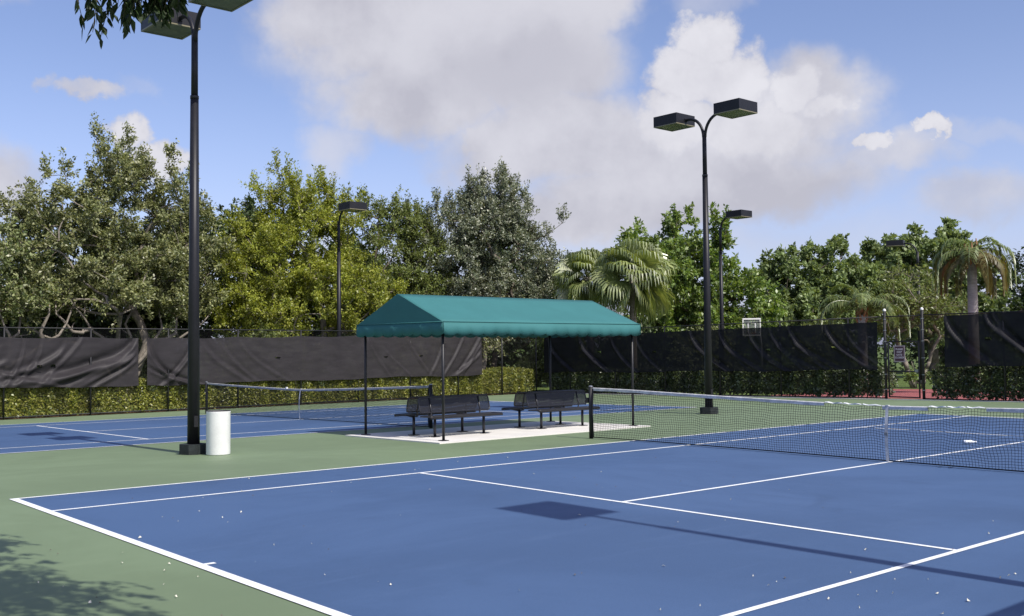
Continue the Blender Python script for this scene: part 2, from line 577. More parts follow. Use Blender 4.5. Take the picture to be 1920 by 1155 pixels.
def tennis_net(name, label, X, ya, yb, ground, torn=()):
    """net across y from ya (far post) to yb; hangs in the plane x = X"""
    root = empty(name, (X, (ya + yb) / 2, ground((ya + yb) / 2)), label, 'tennis net')
    oy, oz = (ya + yb) / 2, ground((ya + yb) / 2)
    half = (ya - yb) / 2
    def top(y):
        t = abs(y - oy) / half
        return .914 + .156 * t ** 1.25
    ph = rng.random(6) * 6
    def off(y, h):
        o = .025 * math.sin(y * 1.1 + ph[0]) * (1 - h) + .018 * math.sin(y * 2.7 + ph[1]) * math.sin(h * 3.1)
        return o - .05 * math.sin(h * math.pi) * (1 if torn else .5)
    def wav(y):
        return .014 * math.sin(y * 5.1 + ph[2]) + .008 * math.sin(y * 12 + ph[3])
    def P(y, h, bot=.03):
        tp = top(y) - .03
        for a, b in torn:
            if b < y < a: tp += .022 * math.sin((y - b) / (a - b) * math.pi * 3.0) * math.sin((y - b) / (a - b) * math.pi)
        gy = ground(y) - oz
        z = gy + bot + (tp - bot) * h
        z += wav(y) * 1.2 * math.sin(h * math.pi)
        yy = y + (wav(y + h) * .9 + .012 * math.sin(h * 9 + y * 3)) * math.sin(h * math.pi)
        return (off(y, h), yy - oy, z)
    y_a, y_b = ya - .07, yb + .07
    n = int((y_a - y_b) / .047)
    c = MB()
    for i in range(n + 1):
        y = y_a + (y_b - y_a) * i / n
        c.tube([P(y, h / 9) for h in range(10)], .0033, 3, False)
    m = 21
    for j in range(m + 1):
        c.tube([P(y_a + (y_b - y_a) * i / 130, j / m) for i in range(131)], .0033, 3, False)
    o = c.build('net_mesh', 'net_cord', root)
    o['kind'] = 'stuff'
    # band round the foot and the ends of the net
    e = MB()
    e.tube([P(y_a + (y_b - y_a) * i / 90, 0) for i in range(91)], .011, 5)
    e.build('bottom_rope', 'net_cord', root)
    for y in (y_a, y_b):
        e = MB()
        pts = [P(y, h / 6) for h in range(7)]
        for a, b in zip(pts, pts[1:]):
            e.tube([a, b], .017, 6)
        e.build('side_band', 'net_cord', root)
    # white band folded over the top cable, ripped off in places
    cuts, cur = [], y_a
    for a, b in sorted(torn, reverse=True):
        cuts.append((cur, a))
        cur = b
    cuts.append((cur, y_b))
    dull = 'net_tape' if torn else 'net_tape_dull'
    for a, b in cuts:
        t = MB()
        k = max(2, int((a - b) / .12))
        V = []
        for i in range(k + 1):
            y = a + (b - a) * i / k
            z = top(y) + ground(y) - oz
            low = .062 + .004 * math.sin(y * 9)
            x0 = off(y, 1) * .3
            V += [(x0 - .010, y - oy, z - low), (x0 - .013, y - oy, z - .012), (x0, y - oy, z), (x0 + .013, y - oy, z - .012), (x0 + .010, y - oy, z - low)]
        F = [(i * 5 + j, i * 5 + j + 1, i * 5 + 6 + j, i * 5 + 5 + j) for i in range(k) for j in range(4)]
        t.add(V, F)
        t.build('top_band', dull, root)
    cb = MB()
    cb.tube([(off(y_a + (y_b - y_a) * i / 60, 1) * .3, y_a + (y_b - y_a) * i / 60 - oy, top(y_a + (y_b - y_a) * i / 60) + ground(y_a + (y_b - y_a) * i / 60) - oz - .006) for i in range(61)], .006, 5)
    cb.build('cable', 'net_tape', root)
    for a, b in torn:   # rags of the ripped band
        t = MB()
        for q in range(3):
            y0 = a + (b - a) * (.02 + .33 * q)
            V, kk = [], 7
            for i in range(kk):
                y = y0 + (b - a) * .30 * i / (kk - 1)
                z = top(y) + ground(y) - oz + .002 + .007 * math.sin(i * 1.5 + q)
                hgt = .012 * (1 - abs(i / (kk - 1) * 2 - 1) * .7)
                V += [(-.016 - .01 * math.sin(i), y - oy, z - hgt), (-.006 + .012 * math.sin(i * 1.2 + q), y - oy, z + .006)]
            t.add(V, [(2 * i, 2 * i + 1, 2 * i + 3, 2 * i + 2) for i in range(kk - 1)])
        t.build('torn_band', 'line_paint', root)
    # centre strap
    s = MB()
    V = []
    for h in (0, .33, .66, 1.):
        x = min(off(oy, h), -.004) - .012
        V += [(x, -.026, .02 + .896 * h), (x, .026, .02 + .896 * h)]
    s.add(V, [(2 * i, 2 * i + 1, 2 * i + 3, 2 * i + 2) for i in range(3)])
    s.box((0, 0, .917), (.05, .052, .012))
    st = s.build('center_strap', 'net_tape', root)
    b = MB().box((min(off(oy, .5), -.004) - .02, 0, .46), (.014, .058, .05))
    b.build('buckle', 'galvanised', st)
    for y, sg in ((ya, 1), (yb, -1)):
        m_ = MB()
        z = ground(y) - oz
        m_.tube([(0, y - oy + sg * .0, z - .02), (0, y - oy, z + 1.085)], .045, 14)
        p = m_.build('net_post', 'black_metal', root, True)
        k = MB()
        k.lathe((0, y - oy, z + 1.085), [(.048, 0), (.046, .012), (.03, .024), (0, .03)], 14)
        k.build('post_cap', 'galvanised', p)
        k = MB().box((-.01, y - oy + sg * .075, z + .80), (.05, .06, .11))
        k.tube([(-.01, y - oy + sg * .11, z + .80), (-.01, y - oy + sg * .15, z + .80), (-.01, y - oy + sg * .15, z + .70)], .009, 6)
        k.build('winder', 'black_metal', p)
    return root


net1 = tennis_net('tennis_net', 'tennis net with ripped white top band on the near court', 11.885, 1.1, -12.07, gz, torn=((-4.35, -5.40), (-6.15, -7.05)))
net2 = tennis_net('tennis_net', 'sagging tennis net on the far court behind the benches', 11.885, 7.55 + 11.88, 7.55 - .914, gz)
MB().box((-.03, .9 - .1, .93), (.05, .07, .05)).build('clip', 'cap_white', net2)

# ------------------------------------------------------------------ lamp posts


def lamp_post(loc, H, label, heads=(1, -1), rz=0, base=True, s=1.0):
    """H: height of the heads' middle above the foot; arms run along local y"""
    root = empty('lamp_post', loc, label, 'lamp post', 'court lamp posts', rz)
    if base:
        MB().box((0, 0, .095), (.47, .47, .19), R(18), .11).build('base_block', 'pedestal', root)
    seam = H * .80
    m = MB()
    m.tube([(0, 0, .1), (0, 0, seam * .5), (0, 0, seam)], [.118, .098, .078], 20)
    lo = m.build('lower_shaft', 'black_pole', root, True)
    m = MB()
    fork = H - .52
    m.tube([(0, 0, seam - .03), (0, 0, fork + .02)], [.066, .062], 16)
    m.build('upper_shaft', 'black_pole', root, True)
    MB().tube([(0, 0, seam - .05), (0, 0, seam + .01)], [.083, .083], 16).build('collar', 'black_metal', root, True)
    MB().box((0, -.112, .62), (.085, .03, .21), 0, .012).build('handhole_cover', 'black_metal', root)
    for sg in heads:
        a = MB()
        P = []
        for i in range(11):
            t = i / 10 * math.pi / 2
            P.append((0, sg * (.03 + .52 * (1 - math.cos(t))), fork - .12 + .62 * math.sin(t)))
        P.append((0, sg * .72, fork + .50))
        a.tube(P, .044, 12)
        a.build('arm', 'black_pole', root, True)
        h = MB()
        yc = sg * 1.12
        h.box((0, yc, H + .02), (.88, .88, .30))
        hd = h.build('lamp_head', 'black_pole', root)
        r = MB()
        for dx, dy, lx, ly in ((0, .42, .88, .04), (0, -.42, .88, .04), (.42, 0, .04, .80), (-.42, 0, .04, .80)):
            r.box((dx, yc + dy, H - .143), (lx, ly, .025))
        r.build('lens_rim', 'lens_rim', hd)
        MB().box((0, yc, H - .138), (.80, .80, .012)).build('lens', 'lamp_lens', hd)
        MB().box((0, yc - sg * .45, H - .02), (.10, .03, .10)).build('bracket', 'black_metal', hd)
    return root


lamp_post((4.55, 4.46, gz(4.46)), 8.55, 'tall twin headed black lamp post beside the white bin')
lamp_post((20.78, 4.84, gz(4.84)), 8.82, 'tall twin headed black lamp post behind the near net')
lamp_post((20.25, 24.1, gz(24.1)), 8.35, 'single headed lamp post in front of the yellow green tree', (-1,))
lamp_post((37.85, 17.0, gz(17)), 8.55, 'single headed lamp post in front of the bright green tree', (-1,), R(0))
lamp_post((51.5, 13.9, gz(13.9)), 7.8, 'single headed lamp post rising behind the gate', (1,), R(20))
lamp_post((4.62, -14.02, 0), 8.55, 'lamp post whose long shadow crosses the near court', (1,))

# ------------------------------------------------------------------ white bin
root = empty('trash_bin', (4.80, 3.93, gz(3.93)), 'white open topped cylindrical trash bin at the lamp post foot', 'bin')
m = MB()
m.lathe((0, 0, 0), [(0, .005), (.215, .005), (.222, .02), (.222, .79), (.226, .80), (.226, .812), (.216, .812), (.214, .78), (.206, .06), (0, .055)], 40)
m.build('barrel', 'bin_white', root, True)
m = MB()
m.lathe((0, 0, 0), [(.2135, .70), (.2135, .815), (.220, .822), (.2265, .816), (.2275, .812)], 40)
m.build('dark_rim', 'bin_dark', root, True)  # dark ring round the inside of the mouth and over its lip

# ------------------------------------------------------------------ shelter
AX0, AX1, AY0, AY1 = 9.2, 15.32, 2.70, 5.90
ZE, ZR, ZV = 2.45, 3.10, 2.17
AYM = (AY0 + AY1) / 2
sh = empty('shelter', (12.26, AYM, gz(AYM) + .025), 'green gabled fabric shelter on four black posts over the benches', 'shelter')
off = Vector(sh.location)


def L(p): return tuple(Vector(p) - off)


def cloth(pa, pb, pc, pd, nu, nv, sagf):
    """bilinear cloth patch pa-pb / pd-pc with sag, thickened"""
    pa, pb, pc, pd = map(Vector, (pa, pb, pc, pd))
    V = []
    for j in range(nv + 1):
        for i in range(nu + 1):
            u, v = i / nu, j / nv
            p = (pa * (1 - u) + pb * u) * (1 - v) + (pd * (1 - u) + pc * u) * v
            V.append(L(p + sagf(u, v)))
    F = [(j * (nu + 1) + i, j * (nu + 1) + i + 1, (j + 1) * (nu + 1) + i + 1, (j + 1) * (nu + 1) + i) for j in range(nv) for i in range(nu)]
    m = MB()
    m.add(V, F)
    return m


def solid(o, t=.004):
    md = o.modifiers.new('thickness', 'SOLIDIFY')
    md.thickness = t
    md.offset = 0
    return o


def roof_sag(u, v):
    return Vector((0, 0, -.022 * (abs(math.sin(u * math.pi * 3)) ** 1.0) * math.sin(v * math.pi) + .004 * math.sin(u * 31 + v * 9) * math.sin(v * math.pi)))


for ye in (AY0, AY1):
    o = cloth((AX0, ye, ZE), (AX1, ye, ZE), (AX1, AYM, ZR), (AX0, AYM, ZR), 36, 8, roof_sag).build('roof_panel', 'awning', sh, True)
    solid(o)
for xe in (AX0, AX1):
    m = MB()
    m.add([L((xe, AY0, ZE)), L((xe, AYM, ZE)), L((xe, AY1, ZE)), L((xe, AYM, ZR - .002))], [(0, 1, 3), (1, 2, 3)])
    solid(m.build('gable', 'awning', sh))


def valance(a, b, out, n):
    a, b, out = Vector(a), Vector(b), Vector(out)
    V = []
    N = n * 8
    for i in range(N + 1):
        t = i / N
        sc = abs(math.sin(t * n * math.pi)) ** .7
        zb = ZV + .045 - .045 * sc
        p = a + (b - a) * t
        bl = .010 * math.sin(t * 17) + .006 * math.sin(t * 41 + 1)
        for k, z in enumerate((ZE + .004, (ZE + zb) / 2, zb)):
            q = p + out * (.012 + bl * k)
            V.append(L((q.x, q.y, z)))
    m = MB()
    m.add(V, [(i * 3 + j, i * 3 + 3 + j, i * 3 + 4 + j, i * 3 + 1 + j) for i in range(N) for j in range(2)])
    o = m.build('valance', 'awning', sh, True)
    solid(o, .003)
    h = MB()
    h.tube([L(a + out * .016 + Vector((0, 0, ZE + .006 - a.z))), L(b + out * .016 + Vector((0, 0, ZE + .006 - b.z)))], .009, 6)
    h.build('hem', 'awning', o, True)


valance((AX0, AY0, ZE), (AX1, AY0, ZE), (0, -1, 0), 17)
valance((AX1, AY1, ZE), (AX0, AY1, ZE), (0, 1, 0), 17)
valance((AX0, AY1, ZE), (AX0, AY0, ZE), (-1, 0, 0), 9)
valance((AX1, AY0, ZE), (AX1, AY1, ZE), (1, 0, 0), 9)
for px, py in ((9.32, 2.86), (9.32, 5.74), (15.20, 2.86), (15.20, 5.74)):
    z0 = gz(py) + .025
    p = MB().tube([L((px, py, z0)), L((px, py, ZE - .03))], .030, 12).build('post', 'black_metal', sh, True)
    MB().box(L((px, py, z0 + .008)), (.16, .16, .016)).build('base_plate', 'black_metal', p)
fr = MB()
for ye in (AY0 + .08, AY1 - .08): fr.tube([L((AX0 + .05, ye, ZE - .04)), L((AX1 - .05, ye, ZE - .04))], .022, 8)
fr.build('eave_rail', 'black_metal', sh, True)
fr = MB()
for xe in (9.32, 12.26, 15.20):
    fr.tube([L((xe, AY0 + .1, ZE - .035)), L((xe, AYM, ZR - .06)), L((xe, AY1 - .1, ZE - .035))], .02, 8)
    fr.tube([L((xe, AY0 + .1, ZE - .04)), L((xe, AY1 - .1, ZE - .04))], .018, 8)
fr.tube([L((AX0 + .05, AYM, ZR - .05)), L((AX1 - .05, AYM, ZR - .05))], .02, 8)
fr.build('rafter_frame', 'black_metal', sh, True)

# ------------------------------------------------------------------ benches (back to back, expanded metal)


def lattice(m, o, ex, ey, lx, ly, step, w, t):
    """diamond mesh of thin strips over the rectangle o + ex*lx + ey*ly"""
    o, ex, ey = Vector(o), Vector(ex), Vector(ey)
    n_ = ex.cross(ey).normalized()
    for sg in (1, -1):
        k = -ly
        while k < lx + ly:
            # line x = k + sg*... across the height
            pts = []
            a0, a1 = (k, k + ly) if sg > 0 else (k + ly, k)
            y0, y1 = 0., ly
            x0, x1 = a0, a1
            lo, hi = 0., 1.
            dx = x1 - x0
            for bound, s_ in ((0., 1), (lx, -1)):
                if abs(dx) > 1e-9:
                    tt = (bound - x0) / dx
                    if (dx > 0) == (s_ > 0): lo = max(lo, tt)
                    else: hi = min(hi, tt)
            if hi - lo > .02:
                p = o + ex * (x0 + dx * lo) + ey * (ly * lo)
                q = o + ex * (x0 + dx * hi) + ey * (ly * hi)
                d = (q - p).normalized()
                sd = d.cross(n_)
                V = [p - sd * w / 2, p + sd * w / 2, q + sd * w / 2, q - sd * w / 2]
                V += [v + n_ * t for v in V]
                m.add(V, [(0, 1, 2, 3), (7, 6, 5, 4), (0, 4, 5, 1), (3, 2, 6, 7)])
            k += step


def rounded_loop(o, ex, ey, lx, ly, r):
    o, ex, ey = Vector(o), Vector(ex), Vector(ey)
    P = []
    for cx, cy, a0 in ((lx - r, ly - r, 0), (r, ly - r, 90), (r, r, 180), (lx - r, r, 270)):
        for i in range(6):
            a = R(a0 + 90 * i / 5)
            P.append(o + ex * (cx + r * math.cos(a)) + ey * (cy + r * math.sin(a)))
    return P + [P[0]]


def bench(loc, label):
    root = empty('bench', loc, label, 'bench', 'double sided benches under the shelter')
    LX = 2.06
    for sg in (1, -1):
        # seat
        o, ey = Vector((-LX / 2, sg * .27, .455)), Vector((0, sg, .02)).normalized()
        m = MB()
        lattice(m, o, (1, 0, 0), ey, LX, .40, .034, .013, .004)
        st = m.build('seat', 'bench_metal', root)
        r = MB()
        r.tube(rounded_loop(o, (1, 0, 0), ey, LX, .40, .05), .017, 6, False)
        V = [Vector((-LX / 2, sg * .67, .47)), Vector((LX / 2, sg * .67, .47)), Vector((LX / 2, sg * .675, .415)), Vector((-LX / 2, sg * .675, .415))]
        r.slab(V, (0, -sg * .008, 0))
        r.build('seat_frame', 'bench_metal', st, True)
        # back
        o, ey = Vector((-LX / 2 + .03, sg * .255, .53)), Vector((0, -sg * .25, 1)).normalized()
        m = MB()
        lattice(m, o, (1, 0, 0), ey, LX - .06, .34, .034, .013, .004)
        bk = m.build('backrest', 'bench_metal', root)
        r = MB()
        r.tube(rounded_loop(o, (1, 0, 0), ey, LX - .06, .34, .07), .017, 6, False)
        r.build('back_frame', 'bench_metal', bk, True)
        for x in (-.70, .70):
            l = MB().tube([(x, sg * .385, .01), (x, sg * .385, .43)], .032, 10).build('leg', 'bench_metal', root, True)
            MB().box((x, sg * .385, .008), (.19, .19, .014)).build('foot_plate', 'bench_metal', l)
            b = MB()
            b.tube([(x, sg * .62, .425), (x, sg * .385, .405), (x, sg * .24, .43), (x, sg * .262, .55), (x, sg * .18, .84)], .019, 8)
            b.build('bracket', 'bench_metal', root, True)
    return root


bench((10.57, 4.25, gz(4.25) + .025), 'black double sided mesh bench at the near end of the shelter')
bench((13.80, 4.28, gz(4.28) + .025), 'black double sided mesh bench beside the net post')

# ------------------------------------------------------------------ fences, wind screens, gate
FH = 3.05


def fence(name, label, A, B, z, posts, wire_step=.072, low=.04):
    """chain link fence from A to B (xy); local x along it"""
    A, B = Vector(A), Vector(B)
    ln = (B - A).length
    rz = math.atan2((B - A).y, (B - A).x)
    root = empty(name, (A.x, A.y, z(A.y)), label, 'fence', 'chain link fences', rz)
    slope = (z(B.y) - z(A.y)) / ln
    for x in posts:
        p = MB().tube([(x, 0, slope * x - .05), (x, 0, slope * x + FH)], .033, 8).build('post', 'fence_black', root, True)
    for h in (FH - .02, .06):
        MB().tube([(0, 0, h), (ln, 0, slope * ln + h)], .021, 6).build('rail', 'fence_black', root, True)
    m = MB()
    w = FH - low - .03
    for sg in (1, -1):
        k = -w
        while k < ln + w:
            a, b = (k, low), (k + w, low + w)
            lo, hi = max(0, -k / w), min(1, (ln - k) / w)
            if hi - lo > .01:
                x0, x1, h0, h1 = k + w * lo, k + w * hi, low + w * lo, low + w * hi
                if sg < 0: h0, h1 = low + w - w * lo, low + w - w * hi
                m.tube([(x0, .02 * 0 + .03, h0 + slope * x0), (x1, .03, h1 + slope * x1)], .0016, 3, False)
            k += wire_step
    o = m.build('chain_link', 'fence_black', root)
    o['kind'] = 'stuff'
    return root


LF = (FB - FA).length
fence('chain_link_fence', 'long chain link fence behind the far court', FA, FB, gz, [x for x in np.arange(.2, LF, 2.93)])
# the return fence across the end of both courts, open at the gate
fence('chain_link_fence', 'chain link fence across the court end between corner and gate', (31.8, 23.9), (31.8, 5.34), gz, [0, *np.arange(2.4, 18, 2.95)])
fence('chain_link_fence', 'chain link fence past the gate, by the dark hedge', (31.8, 3.84), (31.8, -10), gz, list(np.arange(2.75, 13, 2.95)))
fence('chain_link_fence', 'chain link fence beside the photographer whose shade edges the near court', (3.05, -13.42), (14.85, -13.42), gz, list(np.arange(0, 12, 2.95)))


def screen(label, A, B, z, u0, u1, low, high, folds, mat, side, holes=(), hang=.02, seed=1, group='wind screens'):
    """cloth tied to the fence; folds: (u start, height start 0..1, reach, drop power, depth, width)"""
    A, B = Vector(A), Vector(B)
    ln = (B - A).length
    rz = math.atan2((B - A).y, (B - A).x)
    root = empty('wind_screen', (A.x, A.y, z(A.y)), label, 'wind screen', group, rz)
    slope = (z(B.y) - z(A.y)) / ln
    st = .055
    nu, nv = int((u1 - u0) / st), int(1.85 / st)
    U, Vv = np.meshgrid(np.linspace(u0, u1, nu + 1), np.linspace(0, 1, nv + 1))
    rg = np.random.default_rng(seed)
    D = np.zeros_like(U)
    for (s, h0, reach, pw, dep, wd) in folds:
        t = (U - s) / reach
        path = h0 - np.abs(np.clip(t, 0, 1.3)) ** pw * h0
        dist = (Vv - path) * 1.8
        slope_ = 1 / np.sqrt(1 + (pw * 1.8 * h0 / abs(reach)) ** 2 * np.clip(np.abs(t), .05, 1) ** (2 * pw - 2))
        dd = dist * slope_
        env = np.clip(t / .08, 0, 1) * np.clip((1.3 - t) / .5, 0, 1) * (t > 0)
        D += dep * env * (np.exp(-(dd / wd) ** 2) - .6 * np.exp(-((dd - 1.7 * wd) / (1.2 * wd)) ** 2))
    for k in range(7):
        a, b, c = rg.random(3)
        D += .006 * np.sin(U * (1.2 + 5 * a) + Vv * (8 * b - 4) + c * 6) * np.sin(Vv * (2 + 4 * c) + a * 6)
    top = high(U) + .012 * np.sin(U * 2.1 + seed) - .03 * np.abs(np.sin(U * math.pi / 2.93)) * hang / .02
    bot = low(U) + .03 * np.sin(U * .9 + seed * 2) + .012 * np.sin(U * 3.7)
    Z = bot + (top - bot) * Vv + slope * U
    wy = side * (.055 + D * 1.0 + .03 * (1 - Vv))
    V = np.stack([U, wy, Z], -1).reshape(-1, 3)
    idx = np.arange((nu + 1) * (nv + 1)).reshape(nv + 1, nu + 1)
    Q = np.stack([idx[:-1, :-1], idx[:-1, 1:], idx[1:, 1:], idx[1:, :-1]], -1)
    keep = np.ones(Q.shape[:2], bool)
    for (hu, hv, w, h) in holes:
        i, j = int((hu - u0) / (u1 - u0) * nu), int(hv * nv)
        keep[j:j + h, i:i + w] = False
    me = np_mesh('cloth', V, Q[keep].reshape(-1, 4))
    me.shade_smooth()
    link('cloth', me, mat, root)
    for (hu, hv, w, h) in holes:          # cut wind vents with the flap hanging open
        i, j = int((hu - u0) / (u1 - u0) * nu), int(hv * nv)
        p = Vector(V[idx[j, i]])
        f = MB()
        ww = w * st
        f.add([p + Vector((0, side * .01, 0)), p + Vector((ww, side * .01, 0)), p + Vector((ww * .9, side * .09, .05)), p + Vector((ww * .2, side * .08, .06))], [(0, 1, 2, 3)])
        f.build('vent_flap', mat, root)
    t = MB()
    for k in np.arange(u0 + .1, u1, .98):
        t.tube([(k, side * .07, high(np.array(k)) + slope * k - .02), (k, 0, high(np.array(k)) + slope * k + .05)], .006, 4)
    t.build('tie', 'fence_black', root)['kind'] = 'stuff'
    return root


def fu(x): return (x - FA.x) / (FB.x - FA.x) * LF      # along the far fence from world x


def c_(a): return lambda U: np.full_like(np.asarray(U, float), a)


def lin(u0, a, u1, b): return lambda U: a + (np.asarray(U, float) - u0) / (u1 - u0) * (b - a)


e1, e2 = fu(10.62), fu(10.95)
foldsA = [(e1, 1., -2.6, .62, .10, .10), (e1, .92, -3.6, .70, .11, .13), (e1, .80, -2.2, .7, .09, .09), (e1, .60, -1.6, .8, .08, .08), (e1, .70, -5.0, .62, .12, .15), (e1 - 2.0, 1., -1.6, .9, .05, .07),
          (e1 - 3.4, 1., -1.0, .5, .05, .06), (e1 - 4.0, 1., -.7, .5, .05, .05), (e1 - 2.6, .9, -3.5, .5, .07, .1), (e1 - 4.5, .6, -4, .5, .06, .1), (e1 - 6, 1, 3.2, .35, .05, .08)]
screen('sagging grey wind screen with deep folds at the far fence corner of view', FA, FB, gz, .6, e1, lin(.6, 1.03, e1, 1.0), c_(2.72), foldsA, 'screen_cloth', -1, ((e1 - 3.1, .42, 3, 2), (fu(7.0), .42, 3, 2)), seed=3)
foldsB = [(e2, 1., 1.2, .5, .09, .07), (e2, .8, 1.6, .5, .09, .07), (e2, .6, 1.9, .5, .07, .07), (e2 + 1.9, 1., -1.3, .55, .09, .07), (e2, .4, 2.0, .5, .06, .06), (e2 + 2.2, 1., 2.0, .6, .05, .08), (e2 + 3.0, 1., 1.6, .6, .04, .07), (e2 + 3.8, 1, 2.2, .6, .04, .07),
          (fu(27.9), 1., -1.6, .8, .09, .07), (fu(27.9), .8, -1.4, .9, .08, .07), (fu(27.9), .6, -1.8, .8, .07, .07), (fu(26.8), 1, -1.4, .8, .06, .06), (fu(25.6), 1., -1.0, .7, .05, .06), (fu(23.2), 1., 1.5, .8, .05, .06), (fu(21), 1., 1.3, .8, .05, .06), (fu(22.), .7, 1.5, .8, .04, .05)]
screen('long flat grey wind screen behind the far net', FA, FB, gz, e2, fu(27.9), lin(e2, .98, fu(27.9), 1.0), lin(e2, 2.70, fu(27.9), 2.93), foldsB, 'screen_cloth', -1, ((fu(16.4), .52, 4, 1), (fu(24.0), .5, 3, 1), (fu(22.0), .5, 3, 1)), seed=8)


def ry(y): return 23.9 - y


foldsC = []
for y, k1, k2, k3 in ((23.0, 1, 0, .6), (20.9, 1.2, .8, 0), (18.8, .7, 0, .5), (17.3, .5, 0, 0), (14.2, 1.3, .6, 0), (12.7, .5, .9, 0), (11.2, 1., 0, .8), (10.2, .6, .5, 0), (9.35, .8, 1.1, .7), (7.75, 1.1, .9, 0), (6.9, .6, 0, 0)):
    u = ry(y)
    foldsC += [(u, 1., 1.3 + .5 * k1, .55 + .1 * k2, .085 * k1, .05 + .02 * k1), (u + .22, .78, 1.6 + .4 * k2, .6, .085 * k2, .075), (u + .5, .45, 1.0 + .4 * k3, .7, .07 * k3, .06)]
screen('shaded see-through wind screen between the fence corner and the gate', (31.8, 23.9), (31.8, 5.34), gz, ry(23.25), ry(5.55), lin(0, 1.02, 18, 1.08), lin(0, 2.78, 18, 2.86), foldsC, 'screen_cloth_shaded', -1,
       ((ry(19.6), .52, 4, 2), (ry(16.2), .50, 4, 2), (ry(10.3), .48, 4, 2), (ry(7.4), .46, 4, 2)), seed=12)
foldsD = [(.75, 1., 1.6, .6, .12, .09), (2.1, 1., 2.0, .7, .12, .09), (2.35, 1., 1.6, .8, .08, .07), (2.6, .7, 2, .7, .06, .07), (4.5, 1, 2, .7, .1, .09)]
screen('shaded see-through wind screen past the gate, above the clipped hedge', (31.8, 3.84), (31.8, -10), gz, .78, 13.5, c_(1.20), c_(3.02), foldsD, 'screen_cloth_shaded', -1, ((2.2, .5, 4, 2),), seed=15)
screen('wind screen beside the photographer whose shade edges the near court', (3.05, -13.42), (14.85, -13.42), gz, .02, 11.7, c_(1.0), c_(3.0), [], 'screen_cloth', 1, seed=17)

# gate
gt = empty('fence_gate', (31.8, 4.59, gz(4.59)), 'black chain link gate between two tall ball capped posts', 'gate')
for y in (.70, -.71):
    p = MB().tube([(0, y, -.03), (0, y, 3.22)], .05, 12).build('gate_post', 'fence_black', gt, True)
    k = MB().lathe((0, y, 3.22), [(.055, 0), (.058, .03), (.05, .06), (.03, .085), (0, .095)], 12)
    k.build('ball_cap', 'cap_white', p, True)
    k = MB()
    for z in (.35, .9, 1.5, 2.1, 2.5, 2.9): k.tube([(-.002, y, z), (-.002, y, z + .03)], .058, 10)
    k.build('band', 'galvanised', p)
MB().tube([(0, .70, 3.02), (0, -.71, 3.02)], .021, 8).build('top_rail', 'fence_black', gt, True)
fr = MB()
fr.tube([(-.02, .57, .08), (-.02, .57, 2.12)], .03, 8)
fr.tube([(-.02, -.57, .08), (-.02, -.57, 2.12)], .03, 8)
for z in (.10, 1.02, 2.10): fr.tube([(-.02, .57, z), (-.02, -.57, z)], .024, 8)
lf = fr.build('gate_leaf', 'fence_black', gt, True)
w = MB()
for lo_, hi_ in ((.1, 2.1), (2.12, 3.0)):
    hh = hi_ - lo_
    for sg in (1, -1):
        k = -hh
        while k < 1.14 + hh:
            a, b = max(0, -k / hh), min(1, (1.14 - k) / hh)
            if b - a > .02:
                h0, h1 = (lo_ + hh * a, lo_ + hh * b) if sg > 0 else (hi_ - hh * a, hi_ - hh * b)
                w.tube([(.0, -.57 + k + hh * a, h0), (.0, -.57 + k + hh * b, h1)], .0016, 3, False)
            k += .072
o = w.build('chain_link', 'fence_black', gt)
o['kind'] = 'stuff'
MB().box((-.06, -.50, 1.05), (.06, .12, .10)).build('latch', 'galvanised', gt)

# sign on the gate
sg_ = empty('gate_sign', (31.745, 4.72, gz(4.6) + 1.66), 'small maroon sign with white lettering on the gate', 'sign', rz=R(-90))
MB().box((0, 0, 0), (.42, .012, .60), 0).build('sign_board', 'sign_edge', sg_)
MB().box((0, -.008, 0), (.335, .008, .52)).build('sign_face', 'sign_maroon', sg_)
for i, (txt, sz) in enumerate((('PLEASE', .088), ('KEEP', .088), ('GATE', .088), ('CLOSED', .088))):
    cu = bpy.data.curves.new('lettering', 'FONT')
    cu.body = txt
    cu.size = sz
    cu.align_x = 'CENTER'
    cu.extrude = .002
    cu.offset = .002
    tmp = bpy.data.objects.new('lettering', cu)
    COL.objects.link(tmp)
    me = bpy.data.meshes.new_from_object(tmp)
    bpy.data.objects.remove(tmp)
    t = link('lettering', me, 'sign_text', sg_)
    t.rotation_euler = (R(90), 0, 0)
    t.location = (0, -.016, .135 - i * .10)

# ------------------------------------------------------------------ hedges


